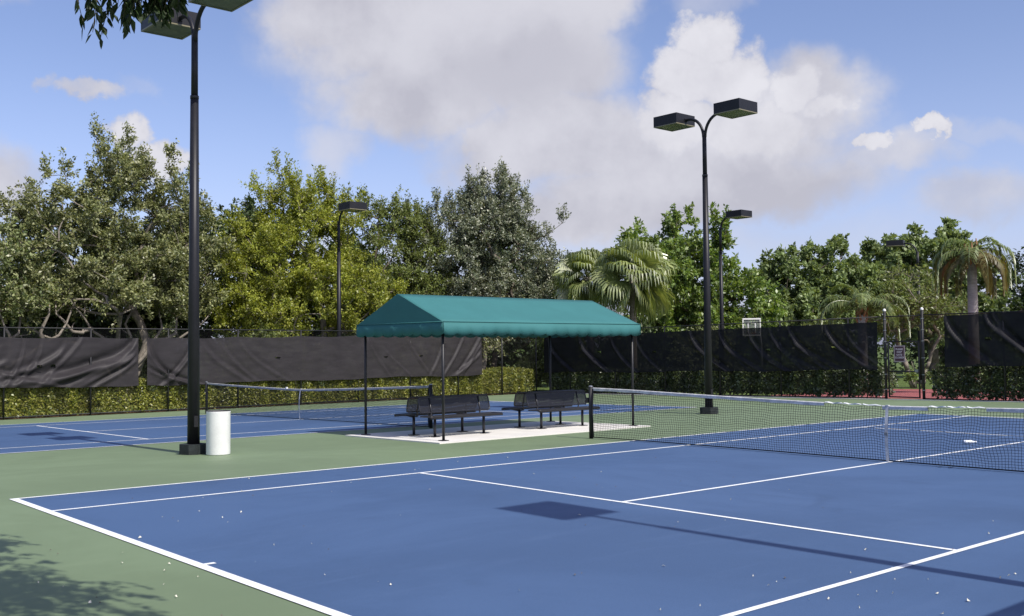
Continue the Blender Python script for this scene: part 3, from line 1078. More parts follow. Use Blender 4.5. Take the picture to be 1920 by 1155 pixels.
def hedge(label, A, B, depth, h, z, n, mat, leafsize, seed, rough=.07, gaps=0., off=0., gap_low=.0):
    A, B = Vector(A), Vector(B)
    ln = (B - A).length
    rz = math.atan2((B - A).y, (B - A).x)
    root = empty('hedge', (A.x, A.y, z(A.y)), label, 'hedge', None, rz)
    slope = (z(B.y) - z(A.y)) / ln
    rg = np.random.default_rng(seed)
    u = rg.random(n) * ln
    hh = h(u) + .05 * np.sin(u * 1.7 + seed) + .035 * np.sin(u * 4.3)
    kind_ = rg.random(n)
    dep = np.abs(rg.normal(0, rough, n))
    v = rg.random(n)
    y = np.where(kind_ < .52, dep, np.where(kind_ < .80, rg.random(n) * depth, np.where(kind_ < .88, depth - dep, rg.random(n) * depth)))
    zz = np.where(kind_ < .52, v, np.where(kind_ < .80, 1 - dep * .8, v)) * hh
    # bulging outline of the single plants
    bulge = .07 * np.sin(u * 2 * math.pi / .75 + np.sin(u * 1.3) * 1.5) + .05 * np.sin(u * 5.1)
    y = y - bulge * (y < depth * .4)
    clear = gap_low * (.45 + .55 * np.abs(np.sin(u * 2 * math.pi / 1.5 + 1)))
    ok = zz > clear + rg.random(n) * .05
    ok &= ~((np.sin(u * 7.1 + zz * 9) > .93) & (rg.random(n) < .5))
    endtaper = np.minimum(u, ln - u)
    ok &= ~((endtaper < .15) & (zz > hh - .12))
    u, y, zz = u[ok], y[ok], zz[ok]
    m = len(u)
    pos = np.stack([u, y + off, zz + slope * u], 1)
    d = rg.normal(0, 1, (m, 3)) + np.array([0, -.55, .35])
    nor = rg.normal(0, .8, (m, 3)) + np.array([0, -.6, .7])
    Ls = leafsize * (.7 + .7 * rg.random(m))
    leaf_obj('foliage', leaf_quads(pos, d, nor, Ls, Ls * .62), mat, root)
    st = MB()
    for k in np.arange(.2, ln, .37):
        x = k + rg.random() * .15
        b = (x, off + depth * .5 + rg.normal(0, .06), slope * x - .03)
        for q in range(2):
            t = (x + rg.normal(0, .18), off + depth * .5 + rg.normal(0, .12), slope * x + .55 + rg.random() * .3)
            st.tube([b, ((b[0] + t[0]) / 2 + .03, b[1], (b[2] + t[2]) / 2), t], [.018, .013, .007], 4, False)
    s = st.build('stems', 'bark_dark', root)
    s['kind'] = 'stuff'
    return root


def beh(p, q, o):
    """line p-q moved sideways by o"""
    p, q = Vector(p), Vector(q)
    nn = (q - p).normalized()
    nn = Vector((-nn.y, nn.x)) * o
    return p + nn, q + nn


a, b = beh(FA, FB, .10)
hedge('sunlit yellow green hedge along the far fence', a, b, .85, lambda u: 1.16 + .1 * np.sin(u * .21), gz, 98000, 'leaf_hedge', .088, 21, gap_low=.06)
bed = MB()
a0, b0 = beh(FA, FB, -.02)
a1, b1 = beh(FA, FB, 1.5)
bed.add([(p.x, p.y, gz(p.y) + .004) for p in (a0, b0, b1, a1)], [(0, 1, 2, 3)])
bed.build('dirt_bed', 'soil')['kind'] = 'structure'
hedge('dark clipped hedge from the fence corner to the gate', (31.95, 23.0), (31.95, 5.45), .9, lambda u: 1.14 + .0 * u, gz, 62000, 'leaf_hedge_dark', .098, 22, gap_low=.13)
hedge('dark clipped hedge past the gate', (31.95, 3.62), (31.95, -9), .95, lambda u: 1.22 + .03 * np.sin(u * 3), gz, 44000, 'leaf_hedge_dark', .098, 23, gap_low=.12)

# ------------------------------------------------------------------ trees


def tree(label, base, fork, blobs_, nclump, mat, bark, leaf=(.14, .062), twigs=8, lpt=20, spread=.75, upb=.35, seed=1, trunks=1, r0=.013, group='trees beyond the fences', name='tree', rmin=.35, spikes=0, zmin=.5, limbs=(), cat='tree', droop=0.):
    """blobs_: (dx, dy, z, rx, ry, rz) lobes of the crown round the foot"""
    rg = np.random.default_rng(seed)
    z0 = gz(base[1]) - .02
    root = empty(name, (base[0], base[1], z0), label, cat, group)
    B = np.array(blobs_, float)
    vol = B[:, 3] * B[:, 4] * B[:, 5]
    pick = rg.choice(len(B), nclump, p=vol ** .8 / (vol ** .8).sum())
    dr = nrm(rg.normal(0, 1, (nclump, 3)))
    rad = rmin + (1 - rmin) * rg.random(nclump) ** .6
    Cc = B[pick, :3] + dr * rad[:, None] * B[pick, 3:6]
    Cc = Cc[Cc[:, 2] > zmin + .25 * np.sin(Cc[:, 0] * 2)]
    if spikes:
        top_i = np.argsort(-Cc[:, 2])[:spikes * 3]
        top_i = rg.choice(top_i, spikes, False)
        Cc = np.vstack([Cc, Cc[top_i] + np.stack([rg.normal(0, .25, spikes), rg.normal(0, .25, spikes), .45 + .6 * rg.random(spikes)], 1)])
    n = len(Cc)
    nodes, par, plen = [], [], []
    for k in range(trunks):
        a = 2 * math.pi * k / max(trunks, 1) + rg.random()
        b0 = np.array([math.cos(a), math.sin(a), 0]) * (.22 if trunks > 1 else 0)
        lean = np.array([math.cos(a), math.sin(a), 0]) * (fork * .35 if trunks > 1 else .08)
        prev = -1
        for t in (0, .35, .7, 1):
            nodes.append(b0 + lean * t ** 1.3 + np.array([rg.normal(0, .06), rg.normal(0, .06), fork * t]) * (1 if t else 0))
            par.append(prev)
            plen.append(fork * t)
            prev = len(nodes) - 1
    nt_ = len(nodes)
    ctr = np.mean([nodes[i] for i in range(3, nt_, 4)], 0)
    order = np.argsort(np.linalg.norm(Cc - ctr, axis=1))
    cand = [i for i in range(nt_) if i % 4 >= 2]
    cid = []
    for i in order:
        c = Cc[i]
        pc = np.array([nodes[j] for j in cand])
        dist = np.linalg.norm(pc - c, axis=1)
        below = np.clip(pc[:, 2] - c[2], 0, None) * .6
        j = cand[int(np.argmin(dist + .22 * np.array([plen[q] for q in cand]) + below))]
        nodes.append(c)
        par.append(j)
        plen.append(plen[j] + np.linalg.norm(np.array(nodes[j]) - c))
        cand.append(len(nodes) - 1)
        cid.append(len(nodes) - 1)
    cnt = np.ones(len(nodes))
    for i in range(len(nodes) - 1, -1, -1):
        if par[i] >= 0: cnt[par[i]] += cnt[i]
    tr, br = MB(), MB()
    for i in range(len(nodes)):
        if par[i] < 0: continue
        a, b = np.array(nodes[par[i]]), np.array(nodes[i])
        ra, rb = r0 * cnt[par[i]] ** .5, r0 * cnt[i] ** .5
        if par[i] >= nt_ or i >= nt_: ra = min(ra, rb * 1.35)
        ln = np.linalg.norm(b - a)
        bend = rg.normal(0, .07, 3) * ln + np.array([0, 0, .06 * ln])
        P = [a, a + (b - a) * .33 + bend, a + (b - a) * .68 + bend * .7, b] if i >= nt_ else [a, b]
        rs = [ra, ra * .72 + rb * .28, ra * .35 + rb * .65, rb] if i >= nt_ else [ra, rb]
        (tr if i < nt_ else br).tube(P, rs, 7 if i < nt_ else 5, i < nt_)
    for lb in limbs:      # crooked bare limbs below the crown
        q = [np.array(lb[0])]
        for a, b in zip(lb, lb[1:]):
            a, b = np.array(a), np.array(b)
            q += [a + (b - a) * .5 + rg.normal(0, .07, 3), b + rg.normal(0, .04, 3)]
        br.tube(q, list(np.linspace(.10, .025, len(q))), 7)
        for k in range(3, len(q), 2):
            e = q[k] + rg.normal(0, .35, 3) + np.array([0, 0, .45])
            br.tube([q[k], (q[k] + e) / 2 + rg.normal(0, .08, 3), e], [.03, .02, .008], 5)
    # twigs with leaves
    nc = len(cid)
    Pc = np.array([nodes[i] for i in cid])
    outw = nrm(Pc - (ctr + np.array([0, 0, .5])))
    T = nc * twigs
    o = np.repeat(Pc, twigs, 0)
    td = nrm(rg.normal(0, 1, (T, 3)) + .55 * np.repeat(outw, twigs, 0) + np.array([0, 0, upb]))
    tl = spread * (.45 + .9 * rg.random(T))
    if spikes:
        sp = np.zeros(T, bool)
        hi = np.repeat(np.argsort(np.argsort(-Pc[:, 2])) < spikes * 2, twigs)
        sp = hi & (rg.random(T) < .5)
        td[sp] = nrm(td[sp] * .35 + np.array([0, 0, 1]))
        tl[sp] *= 1.35
    tw_p = np.stack([o, o + td * tl[:, None] * .55 + np.array([0, 0, .03]), o + td * tl[:, None] - np.array([0, 0, 1]) * (droop * tl[:, None])], 1)
    step = max(1, T // 900)
    for k in range(0, T, step):
        br.tube(tw_p[k], [.011, .007, .003], 3, False)
    N = T * lpt
    ti = np.repeat(np.arange(T), lpt)
    t = (.12 + .88 * rg.random(N) ** .8)[:, None]
    p = (1 - t) ** 2 * tw_p[ti, 0] + 2 * t * (1 - t) * tw_p[ti, 1] + t ** 2 * tw_p[ti, 2]
    p = p + rg.normal(0, .045 + .03 * spread, (N, 3))
    d = td[ti] * .7 + rg.normal(0, .75, (N, 3)) - np.array([0, 0, .1 + droop])
    nor = rg.normal(0, .75, (N, 3)) + np.array([0, -.35, .75])
    Ls = leaf[0] * (.65 + .7 * rg.random(N))
    tr.build('trunk', bark, root, True)
    br.build('branches', bark, root, True)
    leaf_obj('crown', leaf_quads(p, d, nor, Ls, Ls * leaf[1] / leaf[0]), mat, root)
    return root


# left: low spreading pale barked oaks
tree('spreading grey green oak with pale limbs above the folded screen', (12.0, 27.6), 1.5,
     [(-2.2, 0, 6.2, 3.0, 2.6, 2.6), (.8, 0, 7.0, 3.0, 2.6, 2.9), (2.6, .4, 5.4, 1.9, 2.4, 3.2), (-.4, -.6, 4.1, 4.4, 2.2, 1.9), (-3.6, .2, 8.0, .9, 1, 1.0), (-.2, .3, 9.2, 1.6, 1.4, 1.0), (2.4, 0, 8.6, .9, 1, .9)],
     330, 'leaf_oak', 'bark_pale', (.13, .066), 9, 33, .62, .35, 31, 5, .0115, spikes=14, zmin=3.9, limbs=[[(.1, 0, .9), (-.9, -.3, 2.0), (-2.1, -.6, 2.7), (-3.4, -.7, 3.0), (-4.4, -.5, 3.9)], [(0, 0, 1.0), (-.5, -.5, 2.3), (-1.5, -.9, 3.2), (-2.4, -1.0, 4.2)], [(.1, 0, 1.0), (.9, -.4, 2.2), (1.5, -.7, 3.3), (1.4, -.8, 4.4)], [(.1, 0, 1.1), (1.2, -.3, 2.3), (2.6, -.6, 3.0), (3.6, -.6, 3.9)], [(0, 0, 1.2), (.2, -.6, 2.6), (-.2, -1.0, 3.4), (.4, -1.1, 4.4)], [(-1.5, -.9, 3.2), (-1.9, -1.1, 3.0), (-2.8, -1.2, 3.5), (-3.0, -1.2, 4.2)], [(1.2, -.3, 2.3), (1.9, -.9, 3.1), (2.2, -1.0, 4.2)]])
tree('loose pale limbed oak at the far end of the grey screen', (6.4, 27.0), 1.3,
     [(-.6, 0, 5.2, 3.0, 2.6, 2.1), (.9, .2, 3.4, 2.6, 2.0, 1.5), (-2.2, .3, 6.0, 2.2, 2, 1.8)], 170, 'leaf_oak_b', 'bark_pale', (.15, .078), 9, 22, .66, .35, 32, 4, .012, spikes=8, zmin=3.6, limbs=[[(0, 0, .8), (1.0, -.4, 1.9), (2.2, -.7, 2.6), (3.0, -.8, 3.4), (3.3, -.8, 4.3)], [(0, 0, .9), (.4, -.4, 2.2), (1.2, -.7, 3.1), (1.4, -.7, 4.2)], [(0, 0, .9), (-.8, -.4, 2.1), (-1.2, -.6, 3.2), (-.8, -.7, 4.2)], [(1.0, -.4, 1.9), (.9, -.8, 2.9), (.5, -.9, 3.7)], [(2.2, -.7, 2.6), (2.0, -.9, 3.3), (2.3, -1.0, 4.1)]])
tree('dark evergreen tree behind the lamp post with the bin', (18.9, 33.5), 2.2,
     [(0, 0, 6.0, 3.6, 3, 3.4), (-3.4, .6, 4.6, 2.6, 2.2, 2.8), (1.5, 0, 7.6, 2.2, 2, 1.9)], 330, 'leaf_dark', 'bark_dark', (.18, .10), 8, 20, .65, .2, 33, 1, .016)
tree('sunlit yellow green tree behind the far net', (20.2, 27.3), 1.9,
     [(-1.9, .2, 6.0, 2.1, 2.0, 2.4), (.2, 0, 7.0, 2.7, 2.0, 2.3), (2.1, -.8, 4.6, 2.5, 1.9, 2.0), (-2.6, 0, 4.2, 1.6, 1.6, 1.6), (-.4, -.4, 3.9, 3.0, 2, 1.8), (-.9, .2, 8.6, 1.2, 1.2, 1.3), (1.6, .1, 8.3, 1.6, 1.4, .9)],
     330, 'leaf_yellow', 'bark_pale', (.125, .06), 9, 32, .66, .55, 34, 2, .0125, spikes=18)
tree('thin olive tree between the yellow and the grey crowns', (26.2, 28.6), 2.4,
     [(0, 0, 6.8, 2.9, 2, 2.8), (1.9, 0, 7.0, 1.6, 1.5, 2.0), (-1.4, -.2, 4.2, 2.2, 1.8, 2.2), (1.6, 0, 4.4, 2.4, 2, 2.4), (.6, 0, 8.4, 1.5, 1.2, 1.1)], 250, 'leaf_olive', 'bark_dark', (.135, .068), 9, 24, .66, .5, 35, 2, .0125, spikes=12)
tree('tall grey green oak with spiky top behind the shelter', (31.6, 27.2), 2.2,
     [(-1.6, .2, 7.0, 2.3, 2.2, 3.2), (.3, 0, 8.4, 2.3, 2.2, 3.0), (1.9, -.6, 6.2, 2.0, 2.2, 2.9), (0, -.3, 4.2, 3.6, 2.4, 2.0), (3.0, -1.6, 5.4, 1.5, 1.6, 1.9)],
     360, 'leaf_grey', 'bark_dark', (.13, .066), 9, 28, .62, .7, 36, 2, .0125, spikes=40)
tree('small dark multi stemmed tree at the fence corner', (30.2, 25.6), 1.0,
     [(0, 0, 3.4, 2.2, 1.6, 1.4), (-1.4, .3, 3.0, 1.6, 1.2, 1.3)], 80, 'leaf_oak', 'bark_pale', (.13, .06), 7, 16, .7, .3, 37, 4, .017)
tree('bright green broad leaved tree behind the fan palms', (44.2, 24.6), 2.4,
     [(-.8, .3, 6.4, 2.6, 2.4, 2.5), (1.4, -.6, 6.0, 2.4, 2.4, 3.0), (3.2, -2.0, 4.2, 1.9, 2, 2.2), (.0, 0, 3.8, 3.3, 2.6, 2.0), (.1, .2, 9.0, .9, .9, 1.3), (-2.3, 1.6, 7.6, 1.3, 1.2, 1.2)],
     230, 'leaf_bright', 'bark_dark', (.24, .135), 8, 22, .72, .25, 38, 1, .016, spikes=6)
tree('round crowned dark green tree with a dense dome, nearer the basketball hoop', (58.6, 24.6), 2.6,
     [(-1.6, 1.4, 6.2, 2.6, 2.6, 2.8), (1.2, -.6, 6.6, 2.9, 2.8, 2.9), (0, 0, 4.0, 4.4, 3.0, 2.2), (3.4, -2.4, 5.4, 2.2, 2.2, 2.4)], 330, 'leaf_dome', 'bark_dark', (.27, .16), 8, 22, .52, .1, 39, 1, .018)
tree('round crowned dark green tree behind the lamp post at the gate', (66.5, 20.6), 2.8,
     [(-2.0, 1.8, 7.2, 2.6, 2.4, 2.8), (.6, -.2, 8.0, 3.0, 2.6, 2.7), (2.0, -1.8, 6.0, 2.2, 2.2, 3.0), (0, 0, 4.4, 4.2, 3.0, 2.4)], 340, 'leaf_dome', 'bark_dark', (.28, .165), 8, 22, .54, .1, 40, 1, .018)
tree('dark tree mass behind the drooping palm', (73.5, 14.6), 2.6,
     [(0, 1.0, 6.0, 3.2, 3.2, 3.0), (2.4, -3.2, 5.6, 3.2, 3.2, 2.9), (-1, -1, 3.6, 4, 4.5, 2.2)], 210, 'leaf_dark', 'bark_dark', (.28, .14), 7, 17, .9, .2, 41, 1, .018)
tree('pale trunked multi stemmed tree behind the gate sign', (44.6, 10.6), 1.3,
     [(0, 0, 4.3, 1.8, 1.7, 1.4), (.9, -.8, 3.4, 1.3, 1.3, 1.0), (-.8, 1.0, 3.6, 1.2, 1.2, 1.0)], 80, 'leaf_olive', 'bark_pale', (.17, .075), 7, 12, .7, .4, 42, 4, .016)
# filling trees further back
for i, (x, y, h, w_, lab) in enumerate(((3.5, 34, 7.6, 4.6, 'far evergreen behind the loose pale oak'), (11.8, 34.5, 8.8, 5.2, 'far evergreen behind the spreading oak'), (26.5, 34.5, 8.6, 4.4, 'far evergreen behind the thin olive tree'),
                                        (36.0, 31.5, 8.6, 4.2, 'far evergreen behind the spiky grey oak and the palms'), (51.5, 28.5, 5.2, 3.8, 'far evergreen low behind the bright green tree'), (84, 26, 6.6, 6.5, 'farthest evergreen at the end of the lawn'))):
    tree(lab, (x, y), 1.8, [(0, 0, h * .60, w_, 2.6, h * .40), (-w_ * .5, .3, h * .40, w_ * .7, 2.2, h * .36), (w_ * .5, -.3, h * .40, w_ * .7, 2.2, h * .36)], 200, 'leaf_dark', 'bark_dark', (.28, .16), 7, 20, .9, .2, 60 + i, 1, .018)
# undergrowth right behind the fences
for i, (x, y, lab) in enumerate(((2.0, 30.0, 'under the loose pale oak'), (9.0, 30.2, 'between the two pale oaks'), (13.6, 30.2, 'under the spreading oak by the lamp post'), (17.5, 26.2, 'under the dark evergreen'), (22.6, 26.4, 'under the yellow green tree'),
                                 (25.8, 26.4, 'under the thin olive tree'), (34.4, 25.2, 'beside the spiky grey oak'), (37.0, 22.2, 'under the fan palms'), (40.4, 20.0, 'at the foot of the bright green tree'), (46.5, 16.8, 'between the lamp post and the gate'))):
    tree('leafy understory bush ' + lab, (x, y), .5, [(0, 0, 1.8, 1.9, 1.0, 1.4), (-.9, 0, 1.3, 1.3, .9, 1.0), (1.0, 0, 2.0, 1.2, .9, 1.2)], 75, ('leaf_olive', 'leaf_dark', 'leaf_oak_b')[i % 3], 'bark_dark', (.16, .085), 8, 18, .55, .3, 80 + i, 3, .011, 'understory bushes', 'bush', cat='bush')
for i, (x, y, lab) in enumerate(((43.4, 12.0, 'at the foot of the gate tree'), (43.5, 9.9, 'seen through the middle of the gate'), (43.5, 8.2, 'beside the clipped hedge'), (43.4, 6.2, 'past the gate opening'))):
    tree('low clipped shrub beyond the red court ' + lab, (x, y), .2, [(0, 0, .42, .55, .95, .40)], 26, ('leaf_hedge_dark', 'leaf_bright')[i % 2], 'bark_dark', (.11, .06), 6, 14, .3, .3, 100 + i, 1, .01, 'shrubs beyond the red court', 'shrub', cat='shrub')

rg = np.random.default_rng(321)
path = np.array([(-40, 36), (-8, 41), (20, 42), (45, 40), (75, 38), (105, 22), (125, -8), (125, -50)], float)
seg = np.linalg.norm(np.diff(path, axis=0), axis=1)
cum = np.concatenate([[0], np.cumsum(seg)])
n = 60000
u = rg.random(n) * cum[-1]
i = np.clip(np.searchsorted(cum, u) - 1, 0, len(seg) - 1)
f = ((u - cum[i]) / seg[i])[:, None]
p = path[i] * (1 - f) + path[i + 1] * f
hh = 4.6 + 1.0 * np.sin(u * .31) + .7 * np.sin(u * .83 + 1) + .4 * np.sin(u * 2.3)
pos = np.stack([p[:, 0] + rg.normal(0, 1.0, n), p[:, 1] + rg.normal(0, 1.0, n), -.38 + hh * rg.random(n) ** .8], 1)
Ls = .34 * (.6 + .8 * rg.random(n))
V = leaf_quads(pos, rg.normal(0, 1, (n, 3)), rg.normal(0, .8, (n, 3)) + np.array([0, -.4, .6]), Ls, Ls * .6)
tag(leaf_obj('distant_woods', V, 'leaf_dark', None), 'dark low woodland closing the view behind every tree', 'woods', kind='stuff')

# ------------------------------------------------------------------ palms


def fan_palm(label, base, top, crown_r, nf, seed):
    rg = np.random.default_rng(seed)
    z0 = gz(base[1]) - .02
    root = empty('fan_palm', (base[0], base[1], z0), label, 'palm tree', 'fan palms')
    c = Vector((top[0] - base[0], top[1] - base[1], top[2] - z0))
    m = MB()
    m.tube([(0, 0, 0), (c.x * .3, c.y * .3, c.z * .33), (c.x * .7, c.y * .7, c.z * .7), tuple(c)], [.24, .18, .16, .20], 12)
    m.build('trunk', 'palm_trunk', root, True)
    c = np.array(c)
    V, pet = [], MB()
    for i in range(nf):
        az_ = i * 2.4 + rg.random() * .5
        el_ = R(80 - 130 * (i / nf) + rg.normal(0, 12))
        d = np.array([math.cos(az_) * math.cos(el_), math.sin(az_) * math.cos(el_), math.sin(el_)])
        pl = crown_r * (.42 + .12 * rg.random())
        hub = c + d * pl - np.array([0, 0, .10 * pl])
        pet.tube([c, c + d * pl * .5, hub], [.022, .016, .012], 4, False)
        side = nrm(np.cross(d, np.array([0, 0, 1.]) + .01))
        upv = np.cross(side, d)
        tw = rg.normal(0, .85)
        side, upv = side * math.cos(tw) + upv * math.sin(tw), upv * math.cos(tw) - side * math.sin(tw)
        ns = 30
        for k in range(ns):
            a = R(-125 + 250 * k / (ns - 1))
            sd = nrm(d * math.cos(a) + side * math.sin(a) + upv * (.22 * abs(math.sin(a))))
            Ls = crown_r * .62 * (.72 + .28 * math.cos(a)) * (.9 + .2 * rg.random())
            wdt = .048
            wv = nrm(np.cross(sd, upv)) * wdt
            p0, p1 = hub, hub + sd * Ls * .55 - np.array([0, 0, .05 * Ls])
            p2 = p1 + (sd * .62 - np.array([0, 0, .45])) * Ls * .32
            p3 = p2 + (sd * .25 - np.array([0, 0, .95])) * Ls * .30
            V += [p0 - wv * .3, p0 + wv * .3, p1 + wv, p1 - wv, p1 - wv, p1 + wv, p2 + wv * .8, p2 - wv * .8, p2 - wv * .8, p2 + wv * .8, p3 + wv * .1, p3 - wv * .1]
    pet.build('leaf_stalks', 'palm_leaf', root)['kind'] = 'stuff'
    leaf_obj('crown', np.array(V), 'palm_leaf', root)
    return root


fan_palm('tall fan palm with a full shaggy crown past the shelter roof', (33.55, 19.0), (33.65, 19.0, 5.45), 2.2, 64, 1)
fan_palm('second fan palm, smaller crown, against the grey oak', (33.4, 21.5), (33.5, 21.9, 5.45), 1.9, 44, 2)


def feather_palm(label, base, top, fronds, seed, trunk_r, mats=('queen_leaf', 'queen_dry')):
    """fronds: (azimuth deg, start elevation deg, length, sag, dry)"""
    rg = np.random.default_rng(seed)
    z0 = gz(base[1]) - .02
    root = empty('feather_palm', (base[0], base[1], z0), label, 'palm tree', 'feather palms')
    c = np.array([top[0] - base[0], top[1] - base[1], top[2] - z0])
    m = MB()
    m.tube([(0, 0, 0), (c[0] * .5, c[1] * .5, c[2] * .5), tuple(c)], [trunk_r * 1.15, trunk_r, trunk_r * .9], 14)
    m.build('trunk', 'queen_trunk', root, True)
    b = MB()
    for k in range(16):
        a = k * 2.4
        z = c[2] - .5 + .055 * k
        q = Vector((math.cos(a), math.sin(a), 0)) * trunk_r * .9
        b.tube([Vector((c[0], c[1], z)) + q * .6, Vector((c[0], c[1], z + .25)) + q * 1.35, Vector((c[0], c[1], z + .5)) + q * 1.2], [.07, .05, .02], 5)
    b.build('leaf_bases', 'boot', root)['kind'] = 'stuff'
    rach = MB()
    VV = {0: [], 1: []}
    for (azd, eld, ln, sag, dry) in fronds:
        a, e = R(azd), R(eld)
        n = 26
        pts, p, ang = [], c + np.array([0, 0, .25]), e
        for i in range(n + 1):
            pts.append(p.copy())
            p = p + np.array([math.cos(a) * math.cos(ang), math.sin(a) * math.cos(ang), math.sin(ang)]) * ln / n
            ang -= sag / n * (1 + 1.2 * i / n)
            ang = max(ang, -math.pi / 2 * .97)
        rach.tube(pts, [.028 * (1 - i / n) + .004 for i in range(n + 1)], 4, False)
        for i in range(3, n + 1):
            t = nrm(pts[i] - pts[i - 1])
            sd = np.array([-math.sin(a), math.cos(a), 0])
            f = i / n
            Ll = ln * .21 * math.sin(min(1, .25 + f * 1.0) * math.pi * .86) + .05
            for s_ in (1, -1):
                for q in range(3):
                    d = nrm(sd * s_ * (.8 + .2 * rg.random()) + t * .55 + np.array([0, 0, rg.normal(-.18, .28)]))
                    p0 = pts[i] - t * ln / n * q / 3
                    wv = nrm(np.cross(d, np.array([0, 0, 1.]) + t * .3)) * .022
                    p1 = p0 + d * Ll * .5
                    p2 = p1 + (d * .6 - np.array([0, 0, .55])) * Ll * .5
                    VV[dry] += [p0 - wv * .6, p0 + wv * .6, p1 + wv, p1 - wv, p1 - wv, p1 + wv, p2 + wv * .1, p2 - wv * .1]
    rach.build('leaf_stalks', mats[0], root)['kind'] = 'stuff'
    leaf_obj('crown', np.array(VV[0]), mats[0], root)
    if VV[1]:
        leaf_obj('dry_fronds', np.array(VV[1]), mats[1], root)
    return root


rq = random.Random(4)
fr_q = [(-50, 78, 1.9, 2.3, 0), (130, 74, 2.2, 2.6, 0), (40, 70, 1.9, 2.2, 0), (-64, 42, 2.9, 2.4, 0), (-40, 30, 2.7, 2.1, 0), (116, 40, 2.8, 2.5, 0), (135, 25, 2.6, 2.1, 0), (200, 30, 2.4, 2.2, 0), (230, 15, 2.4, 1.8, 1), (20, 20, 2.3, 2.0, 0), (-90, 5, 2.4, 1.6, 1), (-60, -5, 2.3, 1.5, 1),
        (100, 0, 2.4, 1.6, 1), (140, -15, 2.2, 1.2, 1), (-30, -20, 2.2, 1.2, 1), (170, -25, 2.1, 1.1, 1), (-110, -30, 2.0, 1.0, 1)]
feather_palm('feather palm with pale trunk and drooping dry fronds past the gate', (38.9, 5.28), (38.95, 5.30, 5.45), fr_q, 5, .20)
fr_s = [(azd, e, 2.6 + rq.random() * .6, s * .9, 0) for azd, e, s in ((-40, 80, 1.5), (80, 82, 1.6), (-60, 58, 1.9), (125, 60, 1.9), (30, 62, 1.9), (210, 60, 1.9), (-45, 35, 1.9), (118, 34, 2.0), (150, 42, 1.9), (-100, 40, 1.9), (70, 45, 1.9), (250, 45, 1.8), (-50, 12, 1.7), (122, 12, 1.7))]
feather_palm('low young feather palm with upright fronds above the shaded screen', (41.4, 11.6), (41.4, 11.6, 3.35), fr_s, 6, .22)

# ------------------------------------------------------------------ basketball hoop
bh = empty('basketball_hoop', (41.12, 17.57, gz(17.57)), 'white framed basketball backboard showing over the shaded screen', 'basketball hoop', rz=R(-52))
MB().tube([(.5, .75, 0), (.5, .75, 2.3), (.4, .3, 2.9)], .06, 8).build('pole', 'hoop_grey', bh, True)
m = MB()
bw, bl, bt = .43, 2.72, 3.62
for x in (-bw, bw): m.box((x, 0, (bl + bt) / 2), (.055, .04, bt - bl))
m.box((0, -.002, bt - .035), (2 * bw + .05, .045, .075))
m.box((0, -.002, bl + .02), (2 * bw + .05, .045, .055))
bb = m.build('backboard_frame', 'hoop_white', bh)
m = MB()
for x in (-.18, .18): m.box((x, -.012, bl + .42), (.05, .02, .54))
m.box((0, -.013, bl + .66), (.41, .02, .06))
m.build('target_square', 'hoop_white', bb)
gm = bpy.data.materials.new('backboard_panel')
gm.use_nodes = True
gp = gm.node_tree.nodes['Principled BSDF']
gp.inputs['Base Color'].default_value = (.5, .55, .55, 1)
gp.inputs['Alpha'].default_value = .18
gp.inputs['Roughness'].default_value = .1
MATS['backboard_panel'] = gm
MB().box((0, .01, (bl + bt) / 2), (2 * bw - .06, .01, bt - bl - .1)).build('panel', 'backboard_panel', bb)
m = MB()
m.tube([(.0 + .2 * math.cos(t), -.30 + .2 * math.sin(t), bl + .12) for t in np.linspace(0, 2 * math.pi, 17)], .012, 5, False)
m.build('rim', 'orange', bh)

# ------------------------------------------------------------------ overhanging tree beside the photographer
rg = np.random.default_rng(77)
ot = empty('overhanging_tree', (-6.6, -10.6, 0), 'dark leafy tree overhanging the near court, drooping twigs in the top corner', 'tree')
ob = np.array([-6.6, -10.6, 0])
m = MB()
m.tube([(0, 0, -.05), (.1, .05, 1.4), (.05, .1, 2.8), (.3, .2, 4.2)], [.24, .19, .17, .14], 12)
m.build('trunk', 'bark_dark', ot, True)
limbs, V = MB(), []
heads = []
# boughs reach over the court: end points of the leaf sprays
for k in range(190):
    t = rg.random() ** .7
    x = -6.0 + 5.0 * t + rg.normal(0, .25)
    y = -11.4 + 1.7 * t + rg.normal(0, .8)
    z = 5.0 + .35 * math.sin(t * 3) + rg.normal(0, .38)
    if x > -.95: x = -.95 - rg.random() * .35
    lim = 1.87 + .36 * math.hypot(x + 3.91, y + 14.0) + .95
    heads.append((x, y, max(z, lim)))
for k in range(60):          # outer sprays whose twigs hang into view
    t = rg.random()
    heads.append((-1.66 + .62 * t + rg.normal(0, .05), -7.15 - .22 * t + rg.normal(0, .10), 4.95 + rg.random() * .4))
spine = [np.array([-6.3, -10.4, 4.2]), np.array([-4.6, -9.5, 5.1]), np.array([-2.8, -8.4, 5.2]), np.array([-1.2, -7.3, 4.75])]
limbs.tube([p - ob for p in spine], [.12, .085, .055, .02], 7)
sp_t = [spine[0] + (spine[1] - spine[0]) * t for t in np.linspace(0, 1, 5)] + [spine[1] + (spine[2] - spine[1]) * t for t in np.linspace(.2, 1, 5)] + [spine[2] + (spine[3] - spine[2]) * t for t in np.linspace(.2, 1, 5)]


